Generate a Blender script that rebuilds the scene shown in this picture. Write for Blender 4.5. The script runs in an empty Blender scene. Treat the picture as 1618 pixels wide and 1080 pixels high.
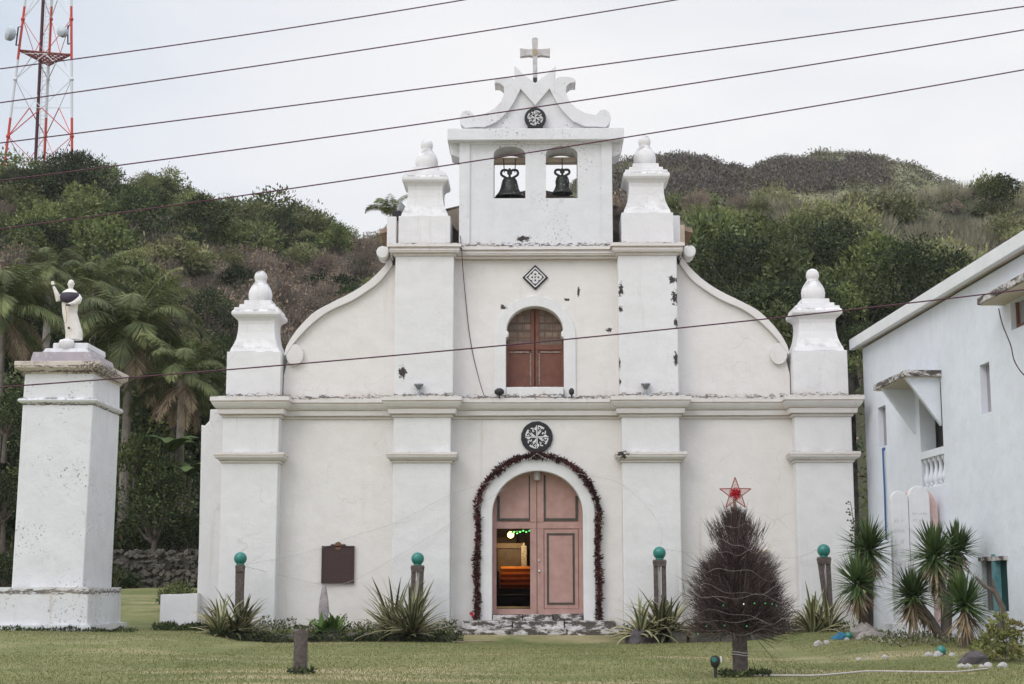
import bpy, math, random
import numpy as np
from mathutils import Vector, Matrix, Euler
R = math.radians
random.seed(7)
rng = np.random.default_rng(11)
sc = bpy.context.scene
col = sc.collection

# ---------------------------------------------------------------- camera
FPX, CX, CY = 2427.0, 809.0, 540.0
THETA, PHI = R(9.08), R(0.909)
CAM = Vector((0.0, -37.3, 1.0))
cd = bpy.data.cameras.new('camera'); cam = bpy.data.objects.new('camera', cd); col.objects.link(cam)
cd.sensor_width = 36.0; cd.lens = 54.0; cd.clip_end = 4000; cd.clip_start = 0.1
cam.location = CAM; cam.rotation_euler = (R(90) + THETA, 0, PHI)
sc.camera = cam
# ---------------------------------------------------------------- world (overcast)
SUN_EL, SUN_AZ = R(42), R(216)      # azimuth clockwise from +Y (north)
w = bpy.data.worlds.new('World'); sc.world = w; w.use_nodes = True
nt = w.node_tree; nt.nodes.clear()
def N(nt, t, **kw):
    n = nt.nodes.new(t)
    for k, v in kw.items():
        if k.startswith('i_'):
            n.inputs[int(k[2:]) if k[2:].isdigit() else k[2:]].default_value = v
        else: setattr(n, k, v)
    return n
def L(nt, a, b, ao=0, bi=0):
    nt.links.new(a.outputs[ao], b.inputs[bi])
sky = N(nt, 'ShaderNodeTexSky', sky_type='NISHITA', sun_disc=False, sun_elevation=SUN_EL, sun_rotation=SUN_AZ, dust_density=3.0)
tc = N(nt, 'ShaderNodeTexCoord')
mp = N(nt, 'ShaderNodeMapping'); mp.inputs['Scale'].default_value = (1, 1, 2.4)
L(nt, tc, mp)
no = N(nt, 'ShaderNodeTexNoise'); no.inputs['Scale'].default_value = 2.1; no.inputs['Detail'].default_value = 7; no.inputs['Roughness'].default_value = .52; no.inputs['Distortion'].default_value = .4
L(nt, mp, no)
cr = N(nt, 'ShaderNodeValToRGB'); cr.color_ramp.elements[0].position = .36; cr.color_ramp.elements[0].color = (.58, .665, .78, 1)
cr.color_ramp.elements[1].position = .60; cr.color_ramp.elements[1].color = (.93, .93, .94, 1)
L(nt, no, cr)
# thinner, brighter cloud to the back right of the church; bluer to the left
dotn = N(nt, 'ShaderNodeVectorMath', operation='DOT_PRODUCT'); dotn.inputs[1].default_value = Vector((.18, .93, .33)).normalized()
L(nt, tc, dotn)
mr = N(nt, 'ShaderNodeMapRange', interpolation_type='SMOOTHSTEP'); mr.inputs['From Min'].default_value = .86; mr.inputs['From Max'].default_value = .985
nt.links.new(dotn.outputs['Value'], mr.inputs['Value'])
mx = N(nt, 'ShaderNodeMix', data_type='RGBA'); mx.inputs[7].default_value = (.98, .955, .945, 1)
mu = N(nt, 'ShaderNodeMath', operation='MULTIPLY'); mu.inputs[1].default_value = .5
L(nt, mr, mu); nt.links.new(mu.outputs[0], mx.inputs[0]); nt.links.new(cr.outputs[0], mx.inputs[6])
dot2 = N(nt, 'ShaderNodeVectorMath', operation='DOT_PRODUCT'); dot2.inputs[1].default_value = Vector((-.42, .85, .42)).normalized(); L(nt, tc, dot2)
mr2 = N(nt, 'ShaderNodeMapRange', interpolation_type='SMOOTHSTEP'); mr2.inputs['From Min'].default_value = .90; mr2.inputs['From Max'].default_value = 1.0; nt.links.new(dot2.outputs['Value'], mr2.inputs['Value'])
mb2 = N(nt, 'ShaderNodeMath', operation='MULTIPLY'); mb2.inputs[1].default_value = .55; L(nt, mr2, mb2)
mx0 = N(nt, 'ShaderNodeMix', data_type='RGBA'); nt.links.new(mb2.outputs[0], mx0.inputs[0]); nt.links.new(cr.outputs[0], mx0.inputs[6]); mx0.inputs[7].default_value = (.61, .69, .81, 1); nt.links.new(mx0.outputs[2], mx.inputs[6])
bg1 = N(nt, 'ShaderNodeBackground'); bg1.inputs['Strength'].default_value = .12
bg2 = N(nt, 'ShaderNodeBackground'); bg2.inputs['Strength'].default_value = 1.06
sxw = N(nt, 'ShaderNodeSeparateXYZ'); L(nt, tc, sxw)          # an overcast sky is brightest overhead
mrz = N(nt, 'ShaderNodeMapRange'); mrz.inputs['From Min'].default_value = .42; mrz.inputs['From Max'].default_value = .95; mrz.inputs['To Min'].default_value = 1.06; mrz.inputs['To Max'].default_value = 2.5
nt.links.new(sxw.outputs[2], mrz.inputs['Value']); nt.links.new(mrz.outputs[0], bg2.inputs['Strength'])
L(nt, sky, bg1); nt.links.new(mx.outputs[2], bg2.inputs[0])
ms = N(nt, 'ShaderNodeMixShader'); ms.inputs[0].default_value = .93
L(nt, bg1, ms, 0, 1); L(nt, bg2, ms, 0, 2)
wo = N(nt, 'ShaderNodeOutputWorld'); L(nt, ms, wo)
# ---------------------------------------------------------------- sun through cloud
sd = bpy.data.lights.new('sun', 'SUN'); sd.energy = .95; sd.angle = R(34); sd.color = (1, .95, .90)
so = bpy.data.objects.new('sun', sd); col.objects.link(so)
sdir = Vector((math.sin(SUN_AZ) * math.cos(SUN_EL), math.cos(SUN_AZ) * math.cos(SUN_EL), math.sin(SUN_EL)))
so.rotation_euler = sdir.to_track_quat('Z', 'Y').to_euler(); so.location = (-20, -40, 40)
vs = sc.view_settings; vs.view_transform = 'Standard'; vs.look = 'None'; vs.exposure = 0.0; vs.gamma = 1
sc.cycles.max_bounces = 6; sc.cycles.diffuse_bounces = 3; sc.cycles.transparent_max_bounces = 4
try: sc.cycles.use_denoising = True
except Exception: pass

# ---------------------------------------------------------------- photo geometry helpers
CR = Euler((R(90) + THETA, 0, PHI)).to_matrix()
def ray(px, py): return CR @ Vector(((px - CX) / FPX, -(py - CY) / FPX, -1))
def U(px, py, Y):
    d = ray(px, py); return CAM + d * ((Y - CAM.y) / d.y)
def Ux(px, py, Y): return U(px, py, Y).x
def Uz(py, Y, px=848): return U(px, py, Y).z
def PJ(p):
    v = CR.transposed() @ (Vector(p) - CAM)
    return (CX + FPX * v.x / -v.z, CY - FPX * v.y / -v.z)

# ---------------------------------------------------------------- object helpers
ROOT = {}; CH = {}
def tag(o, label=None, cat=None, group=None, kind=None):
    if label: o['label'] = label
    if cat: o['category'] = cat
    if group: o['group'] = group
    if kind: o['kind'] = kind
    return o
def thing(name, loc, label, cat, group=None):
    o = bpy.data.objects.new(name, None); col.objects.link(o); o.location = loc; o.empty_display_size = .2
    ROOT[o] = Vector(loc); CH[o] = []
    return tag(o, label, cat, group)
def link(name, me, parent=None):
    o = bpy.data.objects.new(name, me); col.objects.link(o); CH[o] = []
    if parent is not None:
        o.parent = parent; CH[parent].append(o); ROOT[o] = ROOT[parent]
    else: ROOT[o] = Vector((0, 0, 0))
    return o
def copy_tree(o, parent=None):
    c = o.copy(); col.objects.link(c); CH[c] = []; ROOT[c] = ROOT[o]
    if parent is not None: c.parent = parent; CH[parent].append(c)
    for ch in CH[o]: copy_tree(ch, c)
    return c
def bevel(o, wdt=.02, seg=2):
    b = o.modifiers.new('bevel', 'BEVEL'); b.width = wdt; b.segments = seg; b.limit_method = 'ANGLE'; b.angle_limit = R(35); b.harden_normals = False
    return o
class MB:
    def __init__(s): s.v = []; s.f = []; s.m = []; s.s = []
    def add(s, vs, fs, m=0, smooth=False):
        b = len(s.v); s.v += [tuple(v) for v in vs]
        for f in fs: s.f.append(tuple(i + b for i in f)); s.m.append(m); s.s.append(smooth)
        return s
    def box(s, x0, x1, y0, y1, z0, z1, m=0):
        if x1 < x0: x0, x1 = x1, x0
        if y1 < y0: y0, y1 = y1, y0
        if z1 < z0: z0, z1 = z1, z0
        v = [(x, y, z) for z in (z0, z1) for y in (y0, y1) for x in (x0, x1)]
        return s.add(v, [(0, 2, 3, 1), (4, 5, 7, 6), (0, 1, 5, 4), (2, 6, 7, 3), (0, 4, 6, 2), (1, 3, 7, 5)], m)
    def prism(s, poly, y0, y1, m=0):       # poly of (x,z), extruded along Y
        a = sum(poly[i][0] * poly[(i + 1) % len(poly)][1] - poly[(i + 1) % len(poly)][0] * poly[i][1] for i in range(len(poly)))
        if a < 0: poly = poly[::-1]
        n = len(poly)
        v = [(x, y0, z) for x, z in poly] + [(x, y1, z) for x, z in poly]
        f = [tuple(range(n)), tuple(range(2 * n - 1, n - 1, -1))] + [(i, i + n, (i + 1) % n + n, (i + 1) % n) for i in range(n)]
        return s.add(v, f, m)
    def prism_z(s, poly, z0, z1, m=0):
        a = sum(poly[i][0] * poly[(i + 1) % len(poly)][1] - poly[(i + 1) % len(poly)][0] * poly[i][1] for i in range(len(poly)))
        if a < 0: poly = poly[::-1]
        n = len(poly)
        v = [(x, y, z0) for x, y in poly] + [(x, y, z1) for x, y in poly]
        f = [tuple(range(n - 1, -1, -1)), tuple(range(n, 2 * n))] + [(i, (i + 1) % n, (i + 1) % n + n, i + n) for i in range(n)]
        return s.add(v, f, m)
    def sections(s, secs, m=0, smooth=False, caps=True):   # list of equal-length rings
        n = len(secs[0]); v = [p for r in secs for p in r]; f = []
        for k in range(len(secs) - 1):
            for i in range(n):
                j = (i + 1) % n; f.append((k * n + i, k * n + j, (k + 1) * n + j, (k + 1) * n + i))
        s.add(v, f, m, smooth)
        if caps:
            s.add(secs[0], [tuple(range(n - 1, -1, -1))], m); s.add(secs[-1], [tuple(range(n))], m)
        return s
    def square(s, cx, cy, prof, m=0):      # prof: (z, hx[, hy])
        return s.sections([[(cx - p[1], cy - p[-1], p[0]), (cx + p[1], cy - p[-1], p[0]), (cx + p[1], cy + p[-1], p[0]), (cx - p[1], cy + p[-1], p[0])] for p in prof], m)
    def lathe(s, cx, cy, prof, n=24, m=0, sy=1.0, smooth=True):
        return s.sections([[(cx + r * math.cos(2 * math.pi * i / n), cy + sy * r * math.sin(2 * math.pi * i / n), z) for i in range(n)] for z, r in prof], m, smooth)
    def ball(s, c, r, n=16, k=9, m=0):
        c = Vector(c)
        return s.lathe(c.x, c.y, [(c.z - r * math.cos(math.pi * i / k), max(r * math.sin(math.pi * i / k), .001 * r)) for i in range(k + 1)], n, m)
    def tube(s, pts, rad, n=6, m=0, smooth=True, caps=True):
        pts = [Vector(p) for p in pts]; rs = rad if isinstance(rad, (list, tuple)) else [rad] * len(pts)
        secs = []; up = None
        for i, p in enumerate(pts):
            d = (pts[min(i + 1, len(pts) - 1)] - pts[max(i - 1, 0)]).normalized()
            if up is None: up = d.orthogonal().normalized()
            up = (up - d * up.dot(d)); up = up.normalized() if up.length > 1e-6 else d.orthogonal().normalized()
            q = d.cross(up)
            secs.append([tuple(p + (up * math.cos(2 * math.pi * k / n) + q * math.sin(2 * math.pi * k / n)) * rs[i]) for k in range(n)])
        return s.sections(secs, m, smooth, caps)
    def bar(s, a, b, r, m=0, n=4): return s.tube([a, b], r, n, m, False)
    def moulding(s, path, prof, m=0):      # path (x,y) left to right, outward = right-hand side of travel (-Y for +X travel); prof (out,z) closed
        P = [Vector(p) for p in path]; secs = []
        for i, p in enumerate(P):
            ns = []
            if i > 0: d = (P[i] - P[i - 1]).normalized(); ns.append(Vector((d.y, -d.x)))
            if i < len(P) - 1: d = (P[i + 1] - P[i]).normalized(); ns.append(Vector((d.y, -d.x)))
            if len(ns) == 2:
                mm = (ns[0] + ns[1]).normalized(); mm = mm / max(mm.dot(ns[0]), .2)
            else: mm = ns[0]
            secs.append([(p.x + mm.x * o, p.y + mm.y * o, z) for o, z in prof])
        return s.sections(secs, m, False, True)
    def ribbon(s, pts, wd, y0, y1, m=0):   # flat strip in the XZ plane
        P = [Vector(p) for p in pts]; l = []; r = []
        for i, p in enumerate(P):
            d = (P[min(i + 1, len(P) - 1)] - P[max(i - 1, 0)]).normalized(); nn = Vector((-d.y, d.x)) * wd / 2
            l.append(tuple(p + nn)); r.append(tuple(p - nn))
        return s.prism(l + r[::-1], y0, y1, m)
    def build(s, name, mats, parent=None, smooth_angle=None):
        o0 = ROOT[parent] if parent is not None else Vector((0, 0, 0))
        me = bpy.data.meshes.new(name); me.from_pydata([(x - o0.x, y - o0.y, z - o0.z) for x, y, z in s.v], [], s.f)
        for mm in (mats if isinstance(mats, (list, tuple)) else [mats]): me.materials.append(mm)
        me.polygons.foreach_set('material_index', s.m); me.polygons.foreach_set('use_smooth', s.s)
        if smooth_angle:
            me.polygons.foreach_set('use_smooth', [True] * len(s.f)); me.set_sharp_from_angle(angle=R(smooth_angle))
        me.update()
        return link(name, me, parent)
def single(mb, name, mats, loc, label, cat, group=None, **kw):   # a thing that is one mesh, origin at its base
    loc = Vector(loc); mb.v = [(x - loc.x, y - loc.y, z - loc.z) for x, y, z in mb.v]
    o = mb.build(name, mats, None, **kw); o.location = loc; ROOT[o] = loc
    return tag(o, label, cat, group)
def arc(cx, cz, rx, rz, a0, a1, n): return [(cx + rx * math.cos(R(a0 + (a1 - a0) * i / n)), cz + rz * math.sin(R(a0 + (a1 - a0) * i / n))) for i in range(n + 1)]
def spline(pts, n=6):
    P = [Vector(p) for p in pts]; out = []
    for i in range(len(P) - 1):
        a, b, c, d = P[max(i - 1, 0)], P[i], P[i + 1], P[min(i + 2, len(P) - 1)]
        for k in range(n):
            t = k / n; out.append(tuple(.5 * ((2 * b) + (c - a) * t + (2 * a - 5 * b + 4 * c - d) * t * t + (3 * b - a - 3 * c + d) * t ** 3)))
    out.append(tuple(P[-1])); return out

# ---------------------------------------------------------------- materials
def newmat(name):
    m = bpy.data.materials.new(name); m.use_nodes = True; t = m.node_tree
    return m, t, t.nodes['Principled BSDF']
def noise(t, scale, detail=4, rough=.55, vec=None, dist=0):
    n = N(t, 'ShaderNodeTexNoise'); n.inputs['Scale'].default_value = scale; n.inputs['Detail'].default_value = detail; n.inputs['Roughness'].default_value = rough; n.inputs['Distortion'].default_value = dist
    if vec is not None: t.links.new(vec, n.inputs['Vector'])
    return n.outputs['Fac']
def ramp(t, fac, a, b, ca=(0, 0, 0, 1), cb=(1, 1, 1, 1)):
    n = N(t, 'ShaderNodeValToRGB'); e = n.color_ramp.elements; e[0].position = a; e[1].position = b; e[0].color = ca; e[1].color = cb
    t.links.new(fac, n.inputs[0]); return n.outputs[0]
def mixc(t, fac, a, b):
    n = N(t, 'ShaderNodeMix', data_type='RGBA')
    for i, x in ((0, fac), (6, a), (7, b)):
        if hasattr(x, 'node'): t.links.new(x, n.inputs[i])
        elif i == 0: n.inputs[0].default_value = x
        else: n.inputs[i].default_value = (*x[:3], 1)
    return n.outputs[2]
def mth(t, op, a, b=None):
    n = N(t, 'ShaderNodeMath', operation=op)
    for i, x in ((0, a), (1, b)):
        if x is None: continue
        if hasattr(x, 'node'): t.links.new(x, n.inputs[i])
        else: n.inputs[i].default_value = x
    return n.outputs[0]
def bump(t, b, h, strength=.3, dist=.02):
    n = N(t, 'ShaderNodeBump'); n.inputs['Strength'].default_value = strength; n.inputs['Distance'].default_value = dist
    t.links.new(h, n.inputs['Height']); t.links.new(n.outputs[0], b.inputs['Normal'])
def objc(t, scale=(1, 1, 1)):
    c = N(t, 'ShaderNodeTexCoord'); m = N(t, 'ShaderNodeMapping'); m.inputs['Scale'].default_value = scale
    t.links.new(c.outputs['Object'], m.inputs[0]); return m.outputs[0]
def simple(name, c, rough=.7, var=.25, scale=6, metal=0, bmp=.15, c2=None):
    m, t, b = newmat(name); v = objc(t); n = noise(t, scale, 5, .6, v)
    c2 = c2 or tuple(x * (1 - var) for x in c)
    t.links.new(mixc(t, ramp(t, n, .3, .7), c, c2), b.inputs['Base Color'])
    b.inputs['Roughness'].default_value = rough; b.inputs['Metallic'].default_value = metal
    if bmp: bump(t, b, noise(t, scale * 5, 4, .6, v), bmp, .01)
    return m
def plaster(name, c1, c2, mould=.5, spots=(), streak=.4, grime=(.10, .085, .075), speck=.68, zl=(), lines=()):
    m, t, b = newmat(name); v = objc(t)
    base = mixc(t, ramp(t, noise(t, .55, 4, .6, v), .3, .7), c1, c2)
    base = mixc(t, mth(t, 'MULTIPLY', ramp(t, noise(t, 2.4, 6, .65, v), .42, .72), .35), base, tuple(x * .86 for x in c2))
    base = mixc(t, mth(t, 'MULTIPLY', ramp(t, noise(t, 34, 4, .7, v), .35, .7), .10), base, tuple(x * .6 for x in c2))
    vo = N(t, 'ShaderNodeTexVoronoi', feature='DISTANCE_TO_EDGE'); vo.inputs['Scale'].default_value = .8
    wv = N(t, 'ShaderNodeVectorMath', operation='MULTIPLY_ADD'); nv = N(t, 'ShaderNodeTexNoise'); nv.inputs['Scale'].default_value = 2.5; nv.inputs['Detail'].default_value = 5; t.links.new(v, nv.inputs['Vector'])
    t.links.new(nv.outputs['Color'], wv.inputs[0]); wv.inputs[1].default_value = (.5, .5, .5); t.links.new(v, wv.inputs[2]); t.links.new(wv.outputs[0], vo.inputs['Vector'])
    ck = mth(t, 'MULTIPLY', ramp(t, vo.outputs['Distance'], .003, .010, (1, 1, 1, 1), (0, 0, 0, 1)), ramp(t, noise(t, .8, 3, .5, v), .55, .66))
    base = mixc(t, mth(t, 'MULTIPLY', ck, .22), base, (.30, .25, .21))
    vs_ = objc(t, (5.5, 5.5, .28))          # rain streaks
    st = mth(t, 'MULTIPLY', ramp(t, noise(t, 1.0, 3, .6, vs_), .58, .78), ramp(t, noise(t, .45, 3, .5, v), .42, .65))
    base = mixc(t, mth(t, 'MULTIPLY', st, streak), base, (.50, .43, .36))
    # lichen specks, in patches
    sp = mth(t, 'MULTIPLY', ramp(t, noise(t, 15, 4, .7, v), speck, speck + .035), ramp(t, noise(t, .9, 2, .5, v), .5, .62))
    base = mixc(t, mth(t, 'MULTIPLY', sp, mould), base, grime)
    # black mould on ledges that face up
    g = N(t, 'ShaderNodeNewGeometry'); sx = N(t, 'ShaderNodeSeparateXYZ'); t.links.new(g.outputs['Normal'], sx.inputs[0])
    up = mth(t, 'MULTIPLY', ramp(t, sx.outputs[2], .25, .8), ramp(t, noise(t, 4.5, 5, .65, v), .44, .58))
    base = mixc(t, mth(t, 'MULTIPLY', up, .85), base, (.09, .08, .075))
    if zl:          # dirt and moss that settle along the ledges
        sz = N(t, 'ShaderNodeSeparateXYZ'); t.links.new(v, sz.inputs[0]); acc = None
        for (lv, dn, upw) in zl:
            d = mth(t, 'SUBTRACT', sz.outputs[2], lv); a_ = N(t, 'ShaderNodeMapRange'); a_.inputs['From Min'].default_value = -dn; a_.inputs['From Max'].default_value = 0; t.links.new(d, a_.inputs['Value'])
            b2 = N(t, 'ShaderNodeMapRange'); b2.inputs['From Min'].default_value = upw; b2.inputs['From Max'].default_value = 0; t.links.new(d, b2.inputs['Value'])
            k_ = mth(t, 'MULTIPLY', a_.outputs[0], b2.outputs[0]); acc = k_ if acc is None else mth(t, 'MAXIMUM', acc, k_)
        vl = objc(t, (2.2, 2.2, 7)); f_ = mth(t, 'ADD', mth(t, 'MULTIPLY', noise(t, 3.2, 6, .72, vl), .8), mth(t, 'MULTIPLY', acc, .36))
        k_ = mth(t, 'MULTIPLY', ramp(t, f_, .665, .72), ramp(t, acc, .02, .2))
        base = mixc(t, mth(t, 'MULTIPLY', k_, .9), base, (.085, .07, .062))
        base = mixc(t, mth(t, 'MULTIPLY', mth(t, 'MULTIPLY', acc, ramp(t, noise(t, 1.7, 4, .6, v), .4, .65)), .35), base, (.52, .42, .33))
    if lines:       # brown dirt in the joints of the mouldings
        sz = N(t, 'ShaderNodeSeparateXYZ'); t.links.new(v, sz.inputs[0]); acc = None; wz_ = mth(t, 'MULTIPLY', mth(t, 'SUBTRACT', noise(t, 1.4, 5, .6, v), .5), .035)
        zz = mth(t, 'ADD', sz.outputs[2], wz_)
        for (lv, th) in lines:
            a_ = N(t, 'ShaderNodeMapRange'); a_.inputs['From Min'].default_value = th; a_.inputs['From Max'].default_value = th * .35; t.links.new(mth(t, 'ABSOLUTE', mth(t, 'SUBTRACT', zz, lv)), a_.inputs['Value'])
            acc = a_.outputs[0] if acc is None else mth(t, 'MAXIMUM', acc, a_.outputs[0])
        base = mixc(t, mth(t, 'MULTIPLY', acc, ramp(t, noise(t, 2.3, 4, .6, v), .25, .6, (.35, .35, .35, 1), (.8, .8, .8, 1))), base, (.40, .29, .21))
    # lichen patches with places of their own
    if spots:
        acc = None
        wob = noise(t, 5.0, 5, .7, v)
        for (x, y, z, r, sx_, sz_) in spots:
            mp_ = N(t, 'ShaderNodeVectorMath', operation='SUBTRACT'); mp_.inputs[1].default_value = (x, y, z); t.links.new(v, mp_.inputs[0])
            sc_ = N(t, 'ShaderNodeVectorMath', operation='MULTIPLY'); sc_.inputs[1].default_value = (1 / (1.7 * r * sx_), .45 / r, 1 / (1.7 * r * sz_)); t.links.new(mp_.outputs[0], sc_.inputs[0])
            ln = N(t, 'ShaderNodeVectorMath', operation='LENGTH'); t.links.new(sc_.outputs[0], ln.inputs[0])
            d = mth(t, 'SUBTRACT', 1.0, ln.outputs['Value']); d.node.use_clamp = True
            acc = d if acc is None else mth(t, 'MAXIMUM', acc, d)
        fine = noise(t, 13, 7, .78, v)
        k = ramp(t, mth(t, 'ADD', mth(t, 'MULTIPLY', acc, .42), mth(t, 'MULTIPLY', fine, 1.0)), .725, .755)
        k = mth(t, 'MULTIPLY', k, ramp(t, acc, .0, .12))
        base = mixc(t, k, base, (.06, .05, .05))
    t.links.new(base, b.inputs['Base Color']); b.inputs['Roughness'].default_value = .88; b.inputs['Specular IOR Level'].default_value = .25
    h = mth(t, 'ADD', mth(t, 'MULTIPLY', noise(t, 2.2, 3, .5, v), 1.2), mth(t, 'MULTIPLY', noise(t, 26, 5, .65, v), .25))
    bump(t, b, h, .5, .045)
    return m
def foliage(name, c1, c2, c3, trans=.2, inst=.35, rough=.65):
    m, t, b = newmat(name); g = N(t, 'ShaderNodeNewGeometry'); oi = N(t, 'ShaderNodeObjectInfo')
    a = mixc(t, ramp(t, g.outputs['Random Per Island'], .1, .9), c1, c2)
    v = objc(t); a = mixc(t, mth(t, 'MULTIPLY', ramp(t, noise(t, .9, 3, .5, v), .45, .62), .8), a, c3)
    hs = N(t, 'ShaderNodeHueSaturation'); t.links.new(a, hs.inputs['Color'])
    mr_ = N(t, 'ShaderNodeMapRange'); mr_.inputs['To Min'].default_value = 1 - inst; mr_.inputs['To Max'].default_value = 1 + inst
    t.links.new(oi.outputs['Random'], mr_.inputs['Value']); t.links.new(mr_.outputs[0], hs.inputs['Value'])
    t.links.new(hs.outputs[0], b.inputs['Base Color']); b.inputs['Roughness'].default_value = rough; b.inputs['Specular IOR Level'].default_value = .25
    if trans:
        tr = N(t, 'ShaderNodeBsdfTranslucent'); t.links.new(hs.outputs[0], tr.inputs[0]); mxs = N(t, 'ShaderNodeMixShader'); mxs.inputs[0].default_value = trans
        o = t.nodes['Material Output']; t.links.new(b.outputs[0], mxs.inputs[1]); t.links.new(tr.outputs[0], mxs.inputs[2]); t.links.new(mxs.outputs[0], o.inputs[0])
    return m
def emit(name, c, s):
    m, t, b = newmat(name); b.inputs['Base Color'].default_value = (*c, 1); b.inputs['Emission Color'].default_value = (*c, 1); b.inputs['Emission Strength'].default_value = s
    return m
# ================================================================ SETTING: ground
def sstep(a, b, x):
    t = min(max((x - a) / (b - a), 0), 1); return t * t * (3 - 2 * t)
def lawn_z(x, y):
    z = -.25 + .25 * max(sstep(-6.2, -8.0, x) * sstep(-9, -4.5, y), sstep(4.6, 6.4, x) * sstep(-12.5, -8.5, y), sstep(-1.3, -.4, y))
    if y > .5: z += 1.0 * sstep(.5, 13, y)
    if abs(x) < 3.6 and .9 < y < 29.2: return -.35
    z += .03 * math.sin(x * .7 + 1) * math.sin(y * .5)
    return z
def lawn_mat():
    m, t, b = newmat('lawn'); v = objc(t)
    n1 = noise(t, .16, 4, .6, v); n2 = noise(t, 1.3, 6, .7, v); n3 = noise(t, 30, 3, .7, v)
    c = mixc(t, ramp(t, n2, .35, .68), (.150, .163, .050), (.245, .240, .098))
    vs_ = objc(t, (.33, 1.0, 1)); n4 = noise(t, .42, 5, .62, vs_)
    c = mixc(t, ramp(t, noise(t, .22, 4, .6, v), .46, .62), c, (.125, .15, .042))
    c = mixc(t, ramp(t, n4, .53, .66), c, (.40, .325, .19))
    c = mixc(t, mth(t, 'MULTIPLY', ramp(t, n3, .4, .75), .45), c, (.075, .09, .028))
    t.links.new(c, b.inputs['Base Color']); b.inputs['Roughness'].default_value = .95
    bump(t, b, n3, .6, .04); return m
M_lawn = lawn_mat()
gx = sorted(set([-600, -300, -150, -80, -50, -35] + [round(-26 + .8 * i, 2) for i in range(66)] + [30, 45, 80, 150, 300, 600]))
gy = sorted(set([-400, -200, -100, -70, -50, -42] + [round(-38 + .6 * i, 2) for i in range(92)] + [20, 30, 60, 150, 400, 900]))
mb = MB(); mb.v = [(x, y, lawn_z(x, y)) for y in gy for x in gx]
nx = len(gx); mb.f = [(j * nx + i, j * nx + i + 1, (j + 1) * nx + i + 1, (j + 1) * nx + i) for j in range(len(gy) - 1) for i in range(nx - 1)]
mb.m = [0] * len(mb.f); mb.s = [True] * len(mb.f)
tag(mb.build('lawn', M_lawn), kind='structure')

# unseen pale ground in front of the yard, added to bounce warm light
mr_, tr_, br_ = newmat('pale_bounce_ground'); vr_ = objc(tr_); tr_.links.new(mixc(tr_, ramp(tr_, noise(tr_, .5, 6, .65, vr_), .3, .7), (.56, .48, .41), (.44, .37, .31)), br_.inputs['Base Color']); br_.inputs['Roughness'].default_value = .95; bump(tr_, br_, noise(tr_, 8, 5, .7, vr_), .4, .03)
mb = MB(); ry = [-75, -60, -50, -40, -30, -25, -19.5]; rx = [-120, -60, -30, -15, 0, 15, 30, 60, 120]
mb.v = [(x, y, lawn_z(x, y) + .012 + (0 if y < -19.6 else .004)) for y in ry for x in rx]; mb.f = [(j * 9 + i, j * 9 + i + 1, (j + 1) * 9 + i + 1, (j + 1) * 9 + i) for j in range(6) for i in range(8)]; mb.m = [0] * 48; mb.s = [True] * 48
mb.v = [(x, y, -.19) for x, y, z in mb.v]
tag(mb.build('bounce_ground', mr_), kind='structure')

# hillside terrain: depth Dp = y+37.3 ; column t = x/Dp
def interp(u, pts): return float(np.interp(u, [p[0] for p in pts], [p[1] for p in pts]))
CREST_A = [(-900, 330), (-400, 285), (-60, 285), (0, 285), (100, 283), (240, 300), (330, 335), (400, 348), (500, 372), (600, 398), (700, 440), (800, 440), (900, 400), (960, 360), (1000, 335), (1100, 325), (1200, 335), (1300, 335), (1400, 325), (1500, 315), (1618, 308), (1900, 300), (2500, 340)]
CREST_B = [(-900, 440), (0, 440), (500, 450), (640, 440), (780, 400), (850, 382), (885, 355), (905, 323), (935, 301), (980, 292), (1085, 292), (1160, 310), (1200, 308), (1250, 296), (1310, 288), (1440, 297), (1480, 318), (1540, 336), (1618, 336), (1900, 340), (2500, 410)]
def crest(u, y, Dp): return U(u, y, Dp - 37.3).z
def fbm(x, y):
    return (math.sin(x * .11 + 1.3) * math.cos(y * .13 + .4) + .5 * math.sin(x * .27 + y * .19 + 2) + .3 * math.sin(x * .53 - y * .47) + .2 * math.sin(x * 1.1 + .7) * math.sin(y * .9))
def hill_z(t, Dp):
    u = 848 + 2427 * t; DA = 112 + 8 * math.sin(u * .004); DB = 255
    za = crest(u, interp(u, CREST_A), DA); zb = crest(u, interp(u, CREST_B), DB)
    z0 = .9
    if Dp < 50: z = z0 - .25 * (50 - Dp)
    elif Dp < DA:
        s = (Dp - 50) / (DA - 50); z = z0 + (za - z0) * (s ** 1.0)
    elif Dp < DB:
        s = (Dp - DA) / (DB - DA); s2 = s * s * (3 - 2 * s); z = za + (zb - za) * (.15 * s + .85 * s2)
    else: z = zb - (Dp - DB) * .35
    k = 1.0 if 56 < Dp < 104 else .35
    x = t * Dp
    if Dp > 50: z += k * .55 * fbm(x, Dp) * min(1, (Dp - 50) / 10)
    if abs(x) < 3.55 and Dp < 66: return -.4
    if 150 < Dp < 245: z += .9 * fbm(x * .7, Dp * .5)
    return z
us = list(range(-900, 2501, 20)); ds = [46, 50, 53, 56, 60, 64, 68, 73, 78, 83, 88, 93, 98, 103, 107, 110, 113, 117, 122, 130, 140, 152, 165, 180, 195, 210, 222, 232, 240, 246, 251, 255, 260, 275, 300, 340]
mb = MB()
for Dp in ds:
    for u in us:
        t_ = (u - 848) / 2427; mb.v.append((t_ * Dp, Dp - 37.3, hill_z(t_, Dp)))
nx = len(us); mb.f = [(j * nx + i, j * nx + i + 1, (j + 1) * nx + i + 1, (j + 1) * nx + i) for j in range(len(ds) - 1) for i in range(nx - 1)]
mb.m = [0] * len(mb.f); mb.s = [True] * len(mb.f)
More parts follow.
